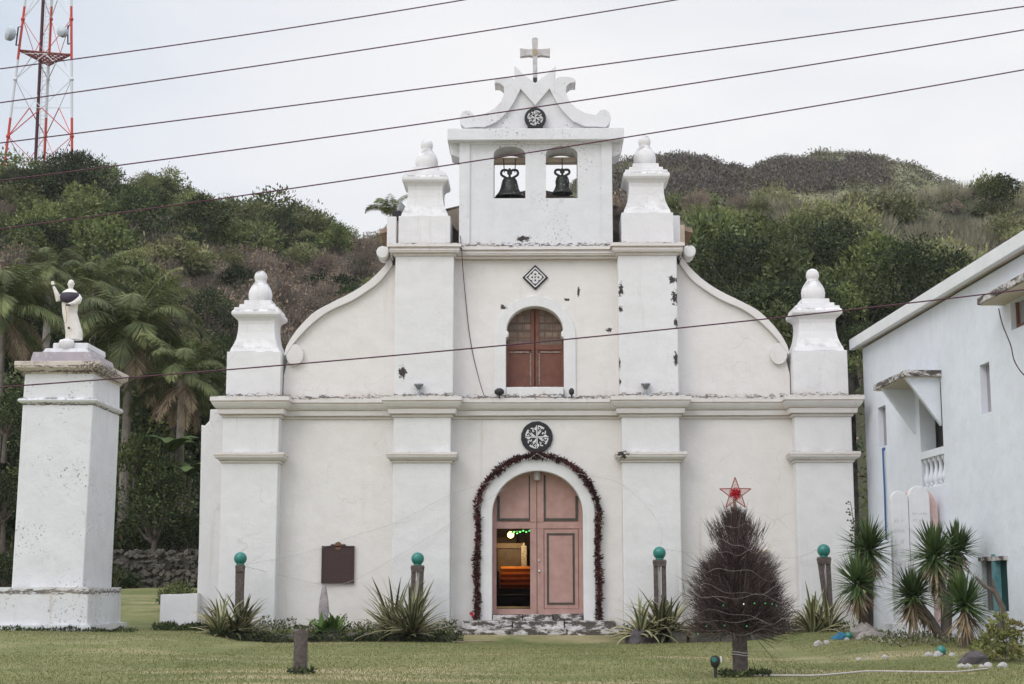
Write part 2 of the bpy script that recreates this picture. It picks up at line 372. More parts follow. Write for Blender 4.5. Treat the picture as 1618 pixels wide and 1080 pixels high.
def hill_mat():
    m, t, b = newmat('hillside'); v = objc(t)
    c = mixc(t, ramp(t, noise(t, .25, 6, .7, v), .35, .65), (.035, .04, .016), (.075, .07, .035))
    g = N(t, 'ShaderNodeNewGeometry'); sx = N(t, 'ShaderNodeSeparateXYZ'); t.links.new(g.outputs['Position'], sx.inputs[0])
    far = ramp(t, mth(t, 'DIVIDE', sx.outputs[1], 300.0), .34, .40)
    gr = mixc(t, ramp(t, noise(t, .09, 6, .7, v), .38, .62), (.16, .18, .075), (.26, .25, .14))
    c = mixc(t, far, c, gr)
    t.links.new(c, b.inputs['Base Color']); b.inputs['Roughness'].default_value = .95
    bump(t, b, noise(t, 1.6, 5, .7, v), .8, .5); return m
tag(mb.build('hillside', hill_mat()), kind='structure')

# ================================================================ CHURCH
def sp(px, py, Y, r, sx=1, sz=1): p = U(px, py, Y); return (p.x, p.y, p.z, r, sx, sz)
SPOTS = [sp(1063, 442, 0, .16, .9, .8), sp(1066, 470, 0, .17, .6, 1.3), sp(1068, 510, 0, .12, .6, 1.2), sp(1068, 566, 0, .13, .5, 1.7), sp(981, 458, 0, .16, .5, 1.3), sp(981, 488, 0, .1, .6, 1.0), sp(978, 574, 0, .12, .5, 1.4), sp(979, 603, 0, .08, .6, 1.2),
         sp(636, 588, 0, .17, .7, 1.2), sp(914, 461, .5, .09, .5, 1.5), sp(896, 473, .5, .07, 1.3, .7), sp(796, 485, .5, .08, 1.2, .9), sp(962, 521, .5, .1, 1, .8), sp(984, 716, -.12, .16, 1.1, .9), sp(826, 376, .3, .15, 1.5, .6), sp(725, 716, -.1, .1, 1.2, .8)]
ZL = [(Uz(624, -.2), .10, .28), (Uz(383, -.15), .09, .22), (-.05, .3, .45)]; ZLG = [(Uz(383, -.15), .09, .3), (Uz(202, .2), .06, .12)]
M_white = plaster('whitewash', (.815, .805, .82), (.77, .76, .77), .7, SPOTS, zl=ZL, streak=.5, speck=.66)
M_cream = plaster('cream_wash', (.825, .797, .785), (.79, .752, .735), .6, SPOTS[9:13], zl=ZL, streak=.55, speck=.67)
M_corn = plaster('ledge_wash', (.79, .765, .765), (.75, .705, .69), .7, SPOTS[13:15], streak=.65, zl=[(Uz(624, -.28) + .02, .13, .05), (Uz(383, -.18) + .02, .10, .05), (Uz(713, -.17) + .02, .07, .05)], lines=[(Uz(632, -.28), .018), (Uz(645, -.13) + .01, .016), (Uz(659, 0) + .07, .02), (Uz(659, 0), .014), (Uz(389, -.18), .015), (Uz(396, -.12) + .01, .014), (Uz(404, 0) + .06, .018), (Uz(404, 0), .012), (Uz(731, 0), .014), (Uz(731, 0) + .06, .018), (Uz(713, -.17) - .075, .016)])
M_gable = plaster('gable_wash', (.785, .79, .82), (.73, .73, .755), .8, SPOTS[14:15], speck=.60, streak=.55, zl=ZLG)
M_black = simple('black_paint', (.012, .012, .016), .5, .3, 9)
M_wpaint = simple('white_paint', (.78, .76, .78), .7, .2, 12)
M_rubble = simple('rubble_stone', (.30, .24, .20), .95, .7, 4.5, bmp=.9, c2=(.06, .05, .045))
M_mouldstone = simple('mouldy_stone', (.16, .145, .125), .95, .85, 3.5, bmp=1.0, c2=(.012, .013, .010))
M_rust = simple('rusty_plaster', (.62, .28, .14), .9, .5, 5, c2=(.75, .66, .58))
M_roof = simple('rusty_roof', (.30, .17, .11), .8, .5, 2.5, c2=(.42, .33, .27))
M_tan = plaster('tan_plaster', (.66, .56, .45), (.58, .48, .38), .4)
M_dark = simple('dark_interior', (.09, .065, .05), .85, .4, 3)

church = thing('church', (0, 0, 0), 'white baroque church front with twin bell openings, scroll wings and pink arched door', 'church')
xa, xb = 7.652, 6.318                      # corner pilaster outer / inner
xa = .5 * (abs(Ux(350, 800, 0)) + abs(Ux(1352, 800, 0))); xb = .5 * (abs(Ux(437, 800, 0)) + abs(Ux(1259, 800, 0)))
xc = .5 * (abs(Ux(621.5, 800, 0)) + abs(Ux(1077, 800, 0))); xd = .5 * (abs(Ux(712.5, 800, 0)) + abs(Ux(985, 800, 0)))
xe = .5 * (abs(Ux(623, 500, 0)) + abs(Ux(1070, 500, 0))); xf = .5 * (abs(Ux(716, 500, 0)) + abs(Ux(977, 500, 0)))
WF = .5
zct, zcm, zcf, zcb = Uz(624, -.28), Uz(632, -.28), Uz(645, -.13), Uz(659, 0)
zb0 = -.3
# door opening
dl, dr = Ux(777.8, 880, WF), Ux(921.5, 880, WF); zsp, zcr, zdoor = Uz(812, WF), Uz(744, WF), Uz(981, WF)
dcx, drx = (dl + dr) / 2, (dr - dl) / 2
door_arc = arc(dcx, zsp, drx, zcr - zsp, 0, 180, 28)
mb = MB(); mb.prism([(-xa - .1, zb0), (dl, zb0), (dl, zsp)] + door_arc[::-1][1:-1] + [(dr, zsp), (dr, zb0), (xa + .06, zb0), (xa + .06, zct - .06), (-xa - .1, zct - .06)], WF, 1.55)
bevel(mb.build('lower_wall', M_cream, church), .015)
for s in (-1, 1):
    for (o, i) in ((xa, xb), (xc, xd)):
        mb = MB(); mb.box(s * o, s * i, 0, WF + .05, zb0, zcf - .02)
        p = bevel(mb.build('pilaster', M_white, church), .025)
        zt, zm, zl = Uz(713, -.17), Uz(722, -.15), Uz(731, 0)
        pr = [(-.1, zl), (.025, zl), (.04, zl + .05), (.11, zl + .10), (.15, zl + .13), (.17, zt - .07), (.17, zt), (-.1, zt)]
        a, b = (-o, -i) if s < 0 else (i, o)
        mb = MB(); mb.moulding([(a, WF + .02), (a, 0), (b, 0), (b, WF + .02)], pr)
        mb.add([(a - .16, -.16, zt - .004), (b + .16, -.16, zt - .004), (b + .16, WF, zt - .004), (a - .16, WF, zt - .004)], [(0, 1, 2, 3)])
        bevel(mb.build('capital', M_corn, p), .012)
# main cornice, breaking forward over the pilasters
def cornice(name, path, zt, zm, zf, zb, p, mat):
    pr = [(-.3, zb), (.02, zb), (.045, zb + .035), (.05, zb + .07), (.12, zb + .09), (.135, zf - .02), (.135, zf), (.15, zf + .015), (.2 * p / .28, zf + .06), (.245 * p / .28, zf + .13), (p - .012, zm), (p, zm + .004), (p, zt), (-.3, zt + .01)]
    mb = MB(); mb.moulding(path, pr); return bevel(mb.build(name, mat, church), .010)
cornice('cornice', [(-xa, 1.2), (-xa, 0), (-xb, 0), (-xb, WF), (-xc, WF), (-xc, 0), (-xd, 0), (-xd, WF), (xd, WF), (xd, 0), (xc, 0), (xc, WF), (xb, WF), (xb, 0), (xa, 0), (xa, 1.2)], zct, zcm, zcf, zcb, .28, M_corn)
# ledge top slab under the upper storey
mb = MB()
mb.prism_z([(-xa - .2, .15), (-xa - .2, 1.5), (xa + .2, 1.5), (xa + .2, .15), (xb - .1, .15), (xb - .1, .42), (xc + .1, .42), (xc + .1, .15), (xd - .1, .15), (xd - .1, .42), (-xd + .1, .42), (-xd + .1, .15), (-xc - .1, .15), (-xc - .1, .42), (-xb + .1, .42), (-xb + .1, .15)], zct - .12, zct + .002)
mb.build('ledge', M_white, church)
# side buttress at the left
mb = MB(); q = lambda x, y, Y=.85: (Ux(x, y, Y), Uz(y, Y))
mb.prism([(Ux(312, 900, .85), zb0), (Ux(314, 860, .85), Uz(860, .85)), q(318, 669), q(323, 672), q(331, 663), q(332, 645), (-xa + .1, Uz(645, .85)), (-xa + .1, zb0)], .85, 3.2)
bevel(mb.build('buttress', M_white, church), .03)
mb = MB(); mb.box(xa + .02, xa + .30, .95, 3.4, zb0, Uz(590, .95)); o = mb.build('side_wall', M_mouldstone, church)
# upper storey
zut, zum, zuf, zub = Uz(383, -.18), Uz(389, -.18), Uz(396, -.12), Uz(404, 0)
ow = [U(x, y, WF) for x, y in ((800, 612.6), (800, 534), (804, 531.5), (804.5, 525), (801.5, 522))]
ol = [(p.x, p.z) for p in ow]; wcx = -.03
wl = .5 * (abs(ol[0][0] - wcx) + abs(Ux(891.6, 612, WF) - wcx)); ol = [(wcx - wl, ol[0][1]), (wcx - wl, ol[1][1]), (wcx - wl + .06, ol[2][1]), (wcx - wl + .065, ol[3][1]), (wcx - wl + .015, ol[4][1])]
wsp, wcr = ol[4][1], Uz(484, WF); wr = wl - .015
warc = arc(wcx, wsp, wr, wcr - wsp, 180, 0, 22)
mir = lambda pts, c: [(2 * c - x, z) for x, z in pts]
wopen = ol[:4] + warc + mir(ol[:4], wcx)[::-1]
zw0 = ol[0][1]
mb = MB(); mb.prism([(-xe, zw0)] + wopen + [(xe, zw0), (xe, zut - .05), (-xe, zut - .05)], WF, 1.5)
mb.build('upper_wall', M_cream, church)
mb = MB(); mb.box(-xe, xe, WF, 1.5, zct - .1, zw0); mb.build('upper_wall_base', M_cream, church)
for s in (-1, 1):
    mb = MB(); mb.box(s * xe, s * xf, 0, WF + .05, zct - .05, zuf - .01); bevel(mb.build('upper_pilaster', M_white, church), .025)
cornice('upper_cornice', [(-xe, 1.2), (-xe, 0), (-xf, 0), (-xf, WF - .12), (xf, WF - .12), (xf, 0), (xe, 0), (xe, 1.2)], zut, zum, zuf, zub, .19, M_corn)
mb = MB(); mb.prism_z([(-xe - .1, .1), (-xe - .1, 1.6), (xe + .1, 1.6), (xe + .1, .1), (xf - .08, .1), (xf - .08, WF - .2), (-xf + .08, WF - .2), (-xf + .08, .1)], zut - .1, zut + .002); mb.build('upper_ledge', M_white, church)
# scroll wings
OUT = [(618, 404), (611, 416), (605, 424), (584.5, 443.7), (557.9, 461.5), (525, 478), (498.6, 492.6), (478, 512), (463, 531), (452.6, 550), (451.0, 563)]
INN = [(621, 418.5), (602, 443.7), (578.6, 461.5), (555, 476), (522, 491), (495.6, 510), (472, 534), (458, 553)]
for s in (-1, 1):
    o_ = [(-abs(Ux(x, y, WF)) * 1.0, Uz(y, WF)) for x, y in OUT]; i_ = [(-abs(Ux(x, y, WF)), Uz(y, WF)) for x, y in INN]
    o_ = spline(o_, 4); i_ = spline(i_, 4)
    k = -s
    body = [(-xe + .1, zct - .05), (-xe + .1, i_[0][1] + .1)] + i_ + [(i_[-1][0] - .03, i_[-1][1] - .15), (-xb + .0, zct + .6), (-xb + .0, zct - .05)]
    mb = MB(); mb.prism([(k * x, z) for x, z in body], WF, 1.3); wg = bevel(mb.build('scroll_wing', M_cream, church), .015)
    mb = MB(); band = o_ + i_[::-1]; mb.prism([(k * x, z) for x, z in band], WF - .13, 1.33)
    c_ = U(465.5, 560, WF - .13); mb.prism([(k * x, z) for x, z in arc(c_.x, c_.z, .215, .27, 0, 360, 24)[:-1]], WF - .118, 1.2)
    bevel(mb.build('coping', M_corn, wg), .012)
    bc = U(605.5, 400, .3); mb = MB(); mb.prism([(k * x, z) for x, z in arc(bc.x, bc.z, .155, .16, 0, 360, 26)[:-1]], .12, .75); bevel(mb.build('scroll_disc', M_white, wg), .03, 3)
# pinnacles
LOW = [(557, 43.5), (556.5, 40), (551, 38.5), (545, 35.5), (536, 32), (525, 30), (512, 29.2), (506, 30), (502, 33), (500, 37), (497, 39.3), (493, 39.3), (490, 37), (489.7, 36), (485.5, 35.5), (485, 29), (479.5, 28.6), (479, 22.5), (472, 22)]
PEAR = [(472, 16.2), (470, 17.6), (466, 19.0), (460, 19.5), (454, 18.4), (448, 15.4), (443, 12.0), (440, 9.6), (438.5, 8.8), (436.5, 9.8), (432, 10.7), (427, 9.8), (423.5, 7), (421.5, 3), (421, .2)]
def pinnacle(cx, zbase, py0, dY, hs):
    yf = .15; t0 = Uz(557, .5); pz = lambda y: Uz(y, .45) + dY
    mb = MB(); h0 = 43.5 / 65 * hs
    mb.square(cx, yf + h0, [(zbase - .03, h0)] + [(pz(y), h / 65 * hs) for y, h in LOW])
    p = bevel(mb.build('pinnacle', M_white, church), .02)
    mb = MB(); mb.lathe(cx, yf + h0, [(pz(y), h / 65 * hs) for y, h in PEAR], 28); mb.build('finial', M_white, p)
for s in (-1, 1):
    pinnacle(s * (xa + xb) / 2, zct, 557, 0, 1.0)
    dz = Uz(219 if s > 0 else 223, .45) - Uz(432, .45); pinnacle(s * .5 * (abs(Ux(669.5, 350, .15)) + abs(Ux(1022, 350, .15))), zut, 557, dz, .965)
# bell gable
BF = .34
xg = .5 * (abs(Ux(726, 300, BF)) + abs(Ux(967, 300, BF))) ; gcx = .5 * (Ux(726, 300, BF) + Ux(967, 300, BF))
zg0, zg1, zgo, zgs, zgc = zut - .05, Uz(222, BF), Uz(312.7, BF), Uz(243, BF), Uz(230.5, BF)
oi, oo = gcx + Ux(862.7, 280, BF) - Ux(846.5, 280, BF), gcx + Ux(913, 280, BF) - Ux(846.5, 280, BF)
oi -= gcx; oo -= gcx
mb = MB(); mb.box(gcx - xg, gcx + xg, BF, 1.25, zg0, zgo)
hm, hr = (oi + oo) / 2, (oo - oi) / 2
up = [(gcx - xg, zgo), (gcx - oo, zgo), (gcx - oo, zgs)] + arc(gcx - hm, zgs, hr, zgc - zgs, 180, 0, 14)[1:-1] + [(gcx - oi, zgs), (gcx - oi, zgo), (gcx + oi, zgo), (gcx + oi, zgs)] + arc(gcx + hm, zgs, hr, zgc - zgs, 180, 0, 14)[1:-1] + [(gcx + oo, zgs), (gcx + oo, zgo), (gcx + xg, zgo), (gcx + xg, zg1), (gcx - xg, zg1)]
mb.prism(up, BF, 1.25)
for s in (-1, 1): mb.box(gcx + s * (xg - .26), gcx + s * (xg + .004), BF - .05, BF + .1, zg0 - .003, zg1 - .002)
mb.box(gcx - xg + .255, gcx + xg - .255, BF - .046, BF + .1, zg1 - .10, zg1 - .003)
gab = mb.build('bell_gable', M_gable, church)
for s in (-1, 1): mb = MB(); mb.box(gcx + s * oi * .96, gcx + s * oo * 1.03, 1.0, 1.27, Uz(257.5, 1.1), Uz(250, 1.1)); mb.build('bell_beam', M_tan, gab)
xs_ = .5 * (abs(Ux(706, 212, .1)) + abs(Ux(985, 212, .1))); zs0, zs1 = Uz(220.5, .1), Uz(202, .1)
mb = MB(); mb.box(gcx - xs_, gcx + xs_, .1, 1.5, zs0, zs1)
for s in (-1, 1): mb.prism([(gcx + s * (xg - .05), zs0 - .36), (gcx + s * (xg + .02), zs0 - .36), (gcx + s * (xs_ - .07), zs0 - .28), (gcx + s * (xs_ - .04), zs0 + .01), (gcx + s * (xg - .05), zs0 + .01)], .42, 1.2)
bevel(mb.build('gable_slab', M_gable, gab), .02)
HB = [(735, 203.5), (729, 197), (726.5, 188), (729, 179), (735, 175), (742, 175.5), (747, 180), (750, 183.5), (766.7, 180), (780, 173), (791.7, 161.7), (797, 148), (796, 138), (790, 133), (784, 132), (781.7, 133), (781.5, 128), (786, 125), (793, 122.7), (806.7, 122.7), (815, 127), (812.7, 105), (826.7, 118), (845.3, 132.7)]
IN_ = [(845.3, 168), (822.7, 141.7), (813, 161.7), (803, 176.7), (786.7, 193), (766.7, 202), (752, 202)]
PY = .45; pcx = Ux(845.6, 160, PY)
hb = [(Ux(x, y, PY), Uz(y, PY)) for x, y in HB]; hi = [(Ux(x, y, PY), Uz(y, PY)) for x, y in IN_]
hb = [(x, max(z, zs1 - .01)) for x, z in hb]; hi = [(x, max(z, zs1 - .01)) for x, z in hi]
mb = MB(); mb.prism(hb + mir(hb, pcx)[::-1][1:], PY, PY + .5)
ped = bevel(mb.build('scroll_pediment', M_gable, gab), .012)
mb = MB()
mb.prism(hb + mir(hb, pcx)[::-1][1:] + mir(hi, pcx)[::-1][:-1] + hi[:0] + hi[0:1] + hi[1:] if False else hb[:-1] + [(pcx, hb[-1][1])] + mir(hb[:-1], pcx)[::-1] + mir(hi[1:], pcx)[::-1] + [(pcx, hi[0][1])] + hi[1:], PY - .10, PY + .05)
bevel(mb.build('raised_band', M_gable, gab), .012)
# cross
kz = lambda y: Uz(y, .7); kx = lambda x: Ux(x, 90, .7)
cr_ = [(841.8, 134), (841.8, 89.5), (836, 88.5), (822, 90), (821.5, 77.5), (836, 79), (841.5, 78.5), (840.5, 62.5), (842, 61), (845.5, 60.5)]
pts = [(kx(x), kz(y)) for x, y in cr_]; ccx = kx(845.4)
mb = MB(); mb.prism(pts + mir(pts, ccx)[::-1], .62, .78)
crs = bevel(mb.build('cross', simple('weathered_cross', (.66, .64, .66), .85, .4, 5, c2=(.40, .37, .37)), church), .02)
mb = MB(); mb.prism([(ccx + .07 * math.cos(a), kz(83.5) + .09 * math.sin(a)) for a in [i * math.pi / 4 for i in range(8)]], .605, .63); mb.build('cross_boss', simple('worn_gold', (.44, .36, .24), .7), crs)
mb = MB(); mb.prism([(ccx - .05, kz(124)), (ccx + .05, kz(124)), (ccx + .05, kz(132)), (ccx, kz(134)), (ccx - .05, kz(132))], .6, .7); mb.build('cross_foot', simple('iron_foot', (.05, .045, .05), .7), crs)
# round emblems
def emblem(cx, cz, Rr, Y, flat=False, ri=.74, rot=0):
    mb = MB(); pts = [(cx + Rr * math.cos(R(a)) * (1 + .012 * math.sin(a * .31)), cz + Rr * math.sin(R(a)) * (1 + .012 * math.cos(a * .23))) for a in range(0, 360, 7)]
    if flat: pts = [(x, max(z, cz - Rr * .86)) for x, z in pts if z > cz - Rr * .9] + []
    if flat: pts = [(cx + Rr * math.cos(R(a)), cz + Rr * math.sin(R(a))) for a in range(-48, 229, 6)] + [(cx - Rr * .72, cz - Rr * .92), (cx + Rr * .72, cz - Rr * .92)]
    mb.prism(pts, Y - .06, Y + .02); e = bevel(mb.build('emblem', M_black, church), .012)
    mb = MB(); r = Rr * ri; y0, y1 = Y - .074, Y - .05
    pol = lambda rr, a: (cx + rr * math.cos(R(a + rot)), cz + rr * math.sin(R(a + rot)))
    for a in (47, 137, 227, 317):          # white gyrons
        mb.prism([pol(.10 * r, a + 20)] + [pol(r, a + d) for d in range(2, 39, 4)], y0, y1, 0)
        bl = a + 20
        mb.ribbon([pol(r * q_, a + d) for q_, d in ((.50, 22), (.60, 33), (.68, 22), (.78, 20), (.86, 32))], r * .10, y0 - .008, y0 + .004, 1)
        mb.ribbon([pol(r * q_, a + d) for q_, d in ((.62, 7), (.74, 10), (.84, 5))], r * .12, y0 - .008, y0 + .004, 1)
        b2 = a + 45
        mb.ribbon([pol(r * q_, b2 + d) for q_, d in ((.50, 24), (.62, 34), (.70, 24), (.80, 22), (.90, 34))], r * .10, y0, y1, 0)
        mb.ribbon([pol(r * q_, b2 + d) for q_, d in ((.60, 6), (.72, 10), (.84, 4))], r * .13, y0, y1, 0)
    for a in (0, 90, 180, 270): mb.ribbon([pol(.03 * r, a + 30), pol(r * .985, a + 1.5)], r * .085, y0 - .003, y1 - .003, 0)
    mb.build('emblem_motif', [M_wpaint, M_black], e)
c = U(848.3, 690.5, WF); emblem(c.x, c.z, 25.2 / 64.5, WF)
c = U(845.7, 186.5, PY - .1); emblem(c.x, c.z, 17.4 / 63.5, PY - .1 + .03, True, .73)
# diamond emblem
c = U(845.8, 438.5, WF); r = 20.6 / 64
dia = lambda k, ox=0, oz=0: [(c.x + ox - k, c.z + oz), (c.x + ox, c.z + oz - k), (c.x + ox + k, c.z + oz), (c.x + ox, c.z + oz + k)]
mb = MB(); mb.prism(dia(r), WF - .05, WF + .02); e = bevel(mb.build('emblem', M_black, church), .01)
mb = MB()
for i in range(4):
    a, b = dia(r * .76)[i], dia(r * .76)[(i + 1) % 4]; mb.ribbon([a, b], r * .09, WF - .062 - .001 * i, WF - .04)
for a in (0, 90, 180, 270):
    px_, pz_ = c.x + r * .29 * math.cos(R(a)), c.z + r * .29 * math.sin(R(a))
    mb.prism([(px_ + r * .22 * math.cos(t) * (1.1 if math.cos(t * 4 ) > 0 else .95), pz_ + r * .22 * math.sin(t) * (1.1 if math.cos(t * 4) > 0 else .95)) for t in [i * math.pi / 8 for i in range(16)]], WF - .064, WF - .04)
    px_, pz_ = c.x + r * .24 * math.cos(R(a)), c.z + r * .24 * math.sin(R(a))
    mb.prism([(px_ + r * .075 * math.cos(t), pz_ + r * .075 * math.sin(t)) for t in [i * math.pi / 5 for i in range(10)]], WF - .07, WF - .05, 1)
mb.build('emblem_motif', [M_wpaint, M_black], e)
# door surround
ar_o = arc(dcx, zsp, .5 * (Ux(940.8, 880, .42) - Ux(758.5, 880, .42)), Uz(725, .42) - zsp, 180, 0, 30); dro = -ar_o[0][0] + dcx
mb = MB(); mb.prism([(dcx - dro, zdoor - .1)] + ar_o + [(dcx + dro, zdoor - .1), (dr, zdoor - .1)] + door_arc + [(dl, zdoor - .1)], .42, WF + .03)
bevel(mb.build('door_arch', M_white, church), .02)
# window surround and sill
wo_ = .5 * (Ux(910.5, 560, .44) - Ux(780.5, 560, .44))
mb = MB(); mb.prism([(wcx - wo_, zct - .01)] + arc(wcx, Uz(533, .44), wo_, Uz(466, .44) - Uz(533, .44), 180, 0, 26) + [(wcx + wo_, zct - .01), (wcx + wl, zct - .01)] + wopen[::-1] + [(wcx - wl, zct - .01)], .455, WF + .03)
bevel(mb.build('window_arch', M_white, church), .02)
mb = MB(); mb.box(wcx - wl + .01, wcx + wl - .01, .30, 1.1, zct - .02, zw0 + .0); bevel(mb.build('window_sill', M_white, church), .02)
# upper window: two shutters with small panes above
M_shut = simple('red_brown_paint', (.205, .080, .052), .7, .35, 7, c2=(.14, .055, .04))
M_pane = None
m_, t_, b_ = newmat('capiz_pane'); v_ = objc(t_)
br = N(t_, 'ShaderNodeTexBrick'); br.inputs['Scale'].default_value = 1.0; br.offset = 0.35
br.inputs['Brick Width'].default_value = .34; br.inputs['Row Height'].default_value = .21; br.inputs['Mortar Size'].default_value = .016
br.inputs['Color1'].default_value = (.30, .19, .14, 1); br.inputs['Color2'].default_value = (.17, .13, .10, 1); br.inputs['Mortar'].default_value = (.11, .08, .06, 1)
c0 = N(t_, 'ShaderNodeTexCoord'); sx0 = N(t_, 'ShaderNodeSeparateXYZ'); t_.links.new(c0.outputs['Object'], sx0.inputs[0]); cb0 = N(t_, 'ShaderNodeCombineXYZ'); t_.links.new(sx0.outputs[0], cb0.inputs[0]); t_.links.new(sx0.outputs[2], cb0.inputs[1]); t_.links.new(cb0.outputs[0], br.inputs['Vector'])
t_.links.new(mixc(t_, ramp(t_, noise(t_, 5, 4, .6, v_), .4, .75), br.outputs[0], (.10, .075, .055)), b_.inputs['Base Color']); b_.inputs['Roughness'].default_value = .45; M_pane = m_
win = None
zt_ = Uz(549, .8); ztl, zth = Uz(552.5, .8), Uz(545.5, .8)
fr = MB(); ytop = wcr
inner = lambda d: [(wcx - wl + d, zw0)] + [(x * 1.0 + (d if x < wcx else -d), z) for x, z in wopen[1:-1]] + [(wcx + wl - d, zw0)]
mb = MB(); mb.prism(wopen + [], .86, .90); wnd = mb.build('window', M_shut, church)     # backing boards
for s in (-1, 1):
    x0, x1 = (wcx - wl, wcx - .015) if s < 0 else (wcx + .015, wcx + wl)
    mb = MB()
    mb.box(x0, x1, .79, .85, ztl, zth + .02); mb.box(x0, x1, .79, .85, zw0 + .004, zw0 + .09)
    for a, b in ((x0, x0 + .07), (x1 - .07, x1)): mb.box(a, b, .792, .848, zw0 + .09, ztl)
    mx_ = x1 if s < 0 else x0; mb.box(mx_ - .09 if s < 0 else mx_, mx_ if s < 0 else mx_ + .09, .788, .85, zth, wcr - .03)
    sh = bevel(mb.build('shutter', M_shut, wnd), .008)
    mb = MB(); mb.box(x0 + .072, x1 - .072, .825, .852, zw0 + .092, ztl - .002); mb.build('shutter_panel', M_shut, wnd)
    mb = MB(); a_, b2_ = x0 + .07, x1 - .07
    for (u0, u1, w0_, w1_) in ((a_, b2_, ztl - .075, ztl - .035), (b2_ - .045, b2_ - .005, zw0 + .1, ztl - .04) if s < 0 else (a_ + .005, a_ + .045, zw0 + .1, ztl - .04)): mb.box(u0, u1, .80, .83, w0_, w1_)
    mb.build('shutter_trim', simple('bare_wood', (.36, .31, .27), .8, .6, 14, c2=(.16, .075, .055)), wnd)
    # panes above: clip to the arch
    pp = [(x, z) for x, z in warc if (x < wcx - .09 if s < 0 else x > wcx + .09)]
    pe = wcx - .09 if s < 0 else wcx + .09
    za_ = wsp + (wcr - wsp) * math.sqrt(max(0, 1 - ((pe - wcx) / wr) ** 2))
    poly = pp + [(pe, za_), (pe, zth + .02), (wcx + s * (wl - .03), zth + .02), (wcx + s * (wl - .03), wsp)] if s < 0 else [(pe, za_)] + pp + [(wcx + (wl - .03), wsp), (wcx + (wl - .03), zth + .02), (pe, zth + .02)]
    if s < 0: poly = [(wcx - (wl - .03), zth + .02), (wcx - (wl - .03), wsp)] + pp + [(pe, za_), (pe, zth + .02)]
    mb = MB(); mb.prism(poly, .83, .855); mb.build('window_pane', M_pane, wnd)
    mb = MB()
    for k in range(1, 5):
        zz = zth + .02 + k * (wcr - zth) / 5
        hx = wl - .03 if zz < wsp else wr * math.sqrt(max(0, 1 - ((zz - wsp) / (wcr - wsp)) ** 2)) - .02
        if hx > .12: mb.box(wcx + s * .09, wcx + s * hx, .815, .832, zz - .014, zz + .014)
    for xx in (.26, .44): mb.box(wcx + s * (xx - .012), wcx + s * (xx + .012), .818, .834, zth + .02, wsp + (wcr - wsp) * math.sqrt(1 - (xx / wr) ** 2) - .02)
    mb.build('glazing_bar', simple('bar_wood', (.20, .115, .085), .8), wnd)
# entrance door: two leaves
M_pink = simple('dusty_pink_paint', (.50, .31, .28), .72, .14, 4, c2=(.40, .235, .20))
M_pline = simple('grey_green_line', (.085, .075, .062), .75, .3, 8)
DY = .80; dz = lambda y: Uz(y, DY); dx = lambda x: Ux(x, 880, DY)
zth_, zbr, ztr0, ztr1 = dz(970.5), dz(962), dz(835), dz(824.5)
czc = lambda x, dd=0: zsp + (zcr - zsp) * math.sqrt(max(0, 1 - ((x - dcx) / drx) ** 2)) - dd
door = MB()
xm = dx(848.5); hw = dx(859.3) - xm
for s in (-1, 1):
    e = dl if s < 0 else dr; mb = MB(); ie = xm + s * .006
    toparc = [(x, z) for x, z in door_arc if (x < ie if s < 0 else x > ie)]
    if s < 0: toparc = [(ie, czc(ie))] + toparc + [(e, ztr1)]
    else: toparc = [(e, ztr1)] + toparc + [(ie, czc(ie))]
    mb.prism(toparc + ([(ie, ztr1)]), DY + .02, DY + .08)
    mb.box(e, ie, DY, DY + .08, ztr0, ztr1)                                       # transom rail
    st = dx(784.4) if s < 0 else dx(914.5)
    mb.box(e, st, DY + .004, DY + .078, zth_, ztr0)                                # hanging stile
    mb.box(ie, xm + s * hw, DY + .002, DY + .079, zth_, ztr0)                      # meeting stile
    mb.box(ie, xm + s * hw, DY - .012, DY + .04, ztr1 - .002, czc(xm + hw, .03))
    mb.box(st, xm + s * hw, DY + .006, DY + .076, zth_, zbr)                       # bottom rail
    if s < 0: lv = bevel(mb.build('door_leaf', M_pink, church), .008)
    else: lv = bevel(mb.build('door_leaf', M_pink, church), .008)
    a, b = (dx(785.5), dx(839.8)) if s < 0 else (dx(858.2), dx(913.6))
    mb = MB(); lw = .062; zp = dz(822.5)
    mb.box(a, b, DY - .008, DY + .03, zp, zp + lw)
    zA, zB = czc(a + lw * .5, .06), czc(b - lw * .5, .06)
    mb.box(a, a + lw, DY - .006, DY + .03, zp + lw, zA); mb.box(b - lw, b, DY - .006, DY + .03, zp + lw, zB)
    tl = [(x, czc(x, .035)) for x in np.linspace(a, b, 9)]
    mb.prism(tl + [(x, czc(x, .035 + lw)) for x in np.linspace(a, b, 9)][::-1], DY - .007, DY + .03) if False else None
    mb.build('panel_moulding', M_pline, lv)
    if s > 0:
        mb = MB(); wa, wb = dx(859.5) + .006, dx(914.2) - .006; mb.box(wa, wb, DY + .02, DY + .07, zbr + .006, ztr0 - .008); wk = bevel(mb.build('wicket_door', M_pink, lv), .006)
        mb = MB(); a, b, z0, z1 = dx(864), dx(908), dz(955), dz(842); lw = .05
        mb.box(a, b, DY + .008, DY + .03, z0, z0 + lw); mb.box(a, b, DY + .008, DY + .03, z1 - lw, z1); mb.box(a, a + lw, DY + .008, DY + .03, z0 + lw, z1 - lw); mb.box(b - lw, b, DY + .008, DY + .03, z0 + lw, z1 - lw)
        mb.build('panel_moulding', M_pline, wk)
        mb = MB(); mb.ball((dx(852), DY - .02, dz(902)), .03, 8, 6); mb.build('door_knob', M_wpaint, lv)
        mb = MB(); mb.ball((dx(851.5), DY - .02, dz(885)), .022, 8, 6); mb.build('lock', M_wpaint, lv)
mb = MB(); c = U(848.4, 751, DY - .1); mb.lathe(c.x, c.y, [(c.z - .12, .06), (c.z - .1, .085), (c.z + .06, .085), (c.z + .1, .05)], 12); mb.build('door_light', simple('frosted_shade', (.62, .58, .56), .4), church)
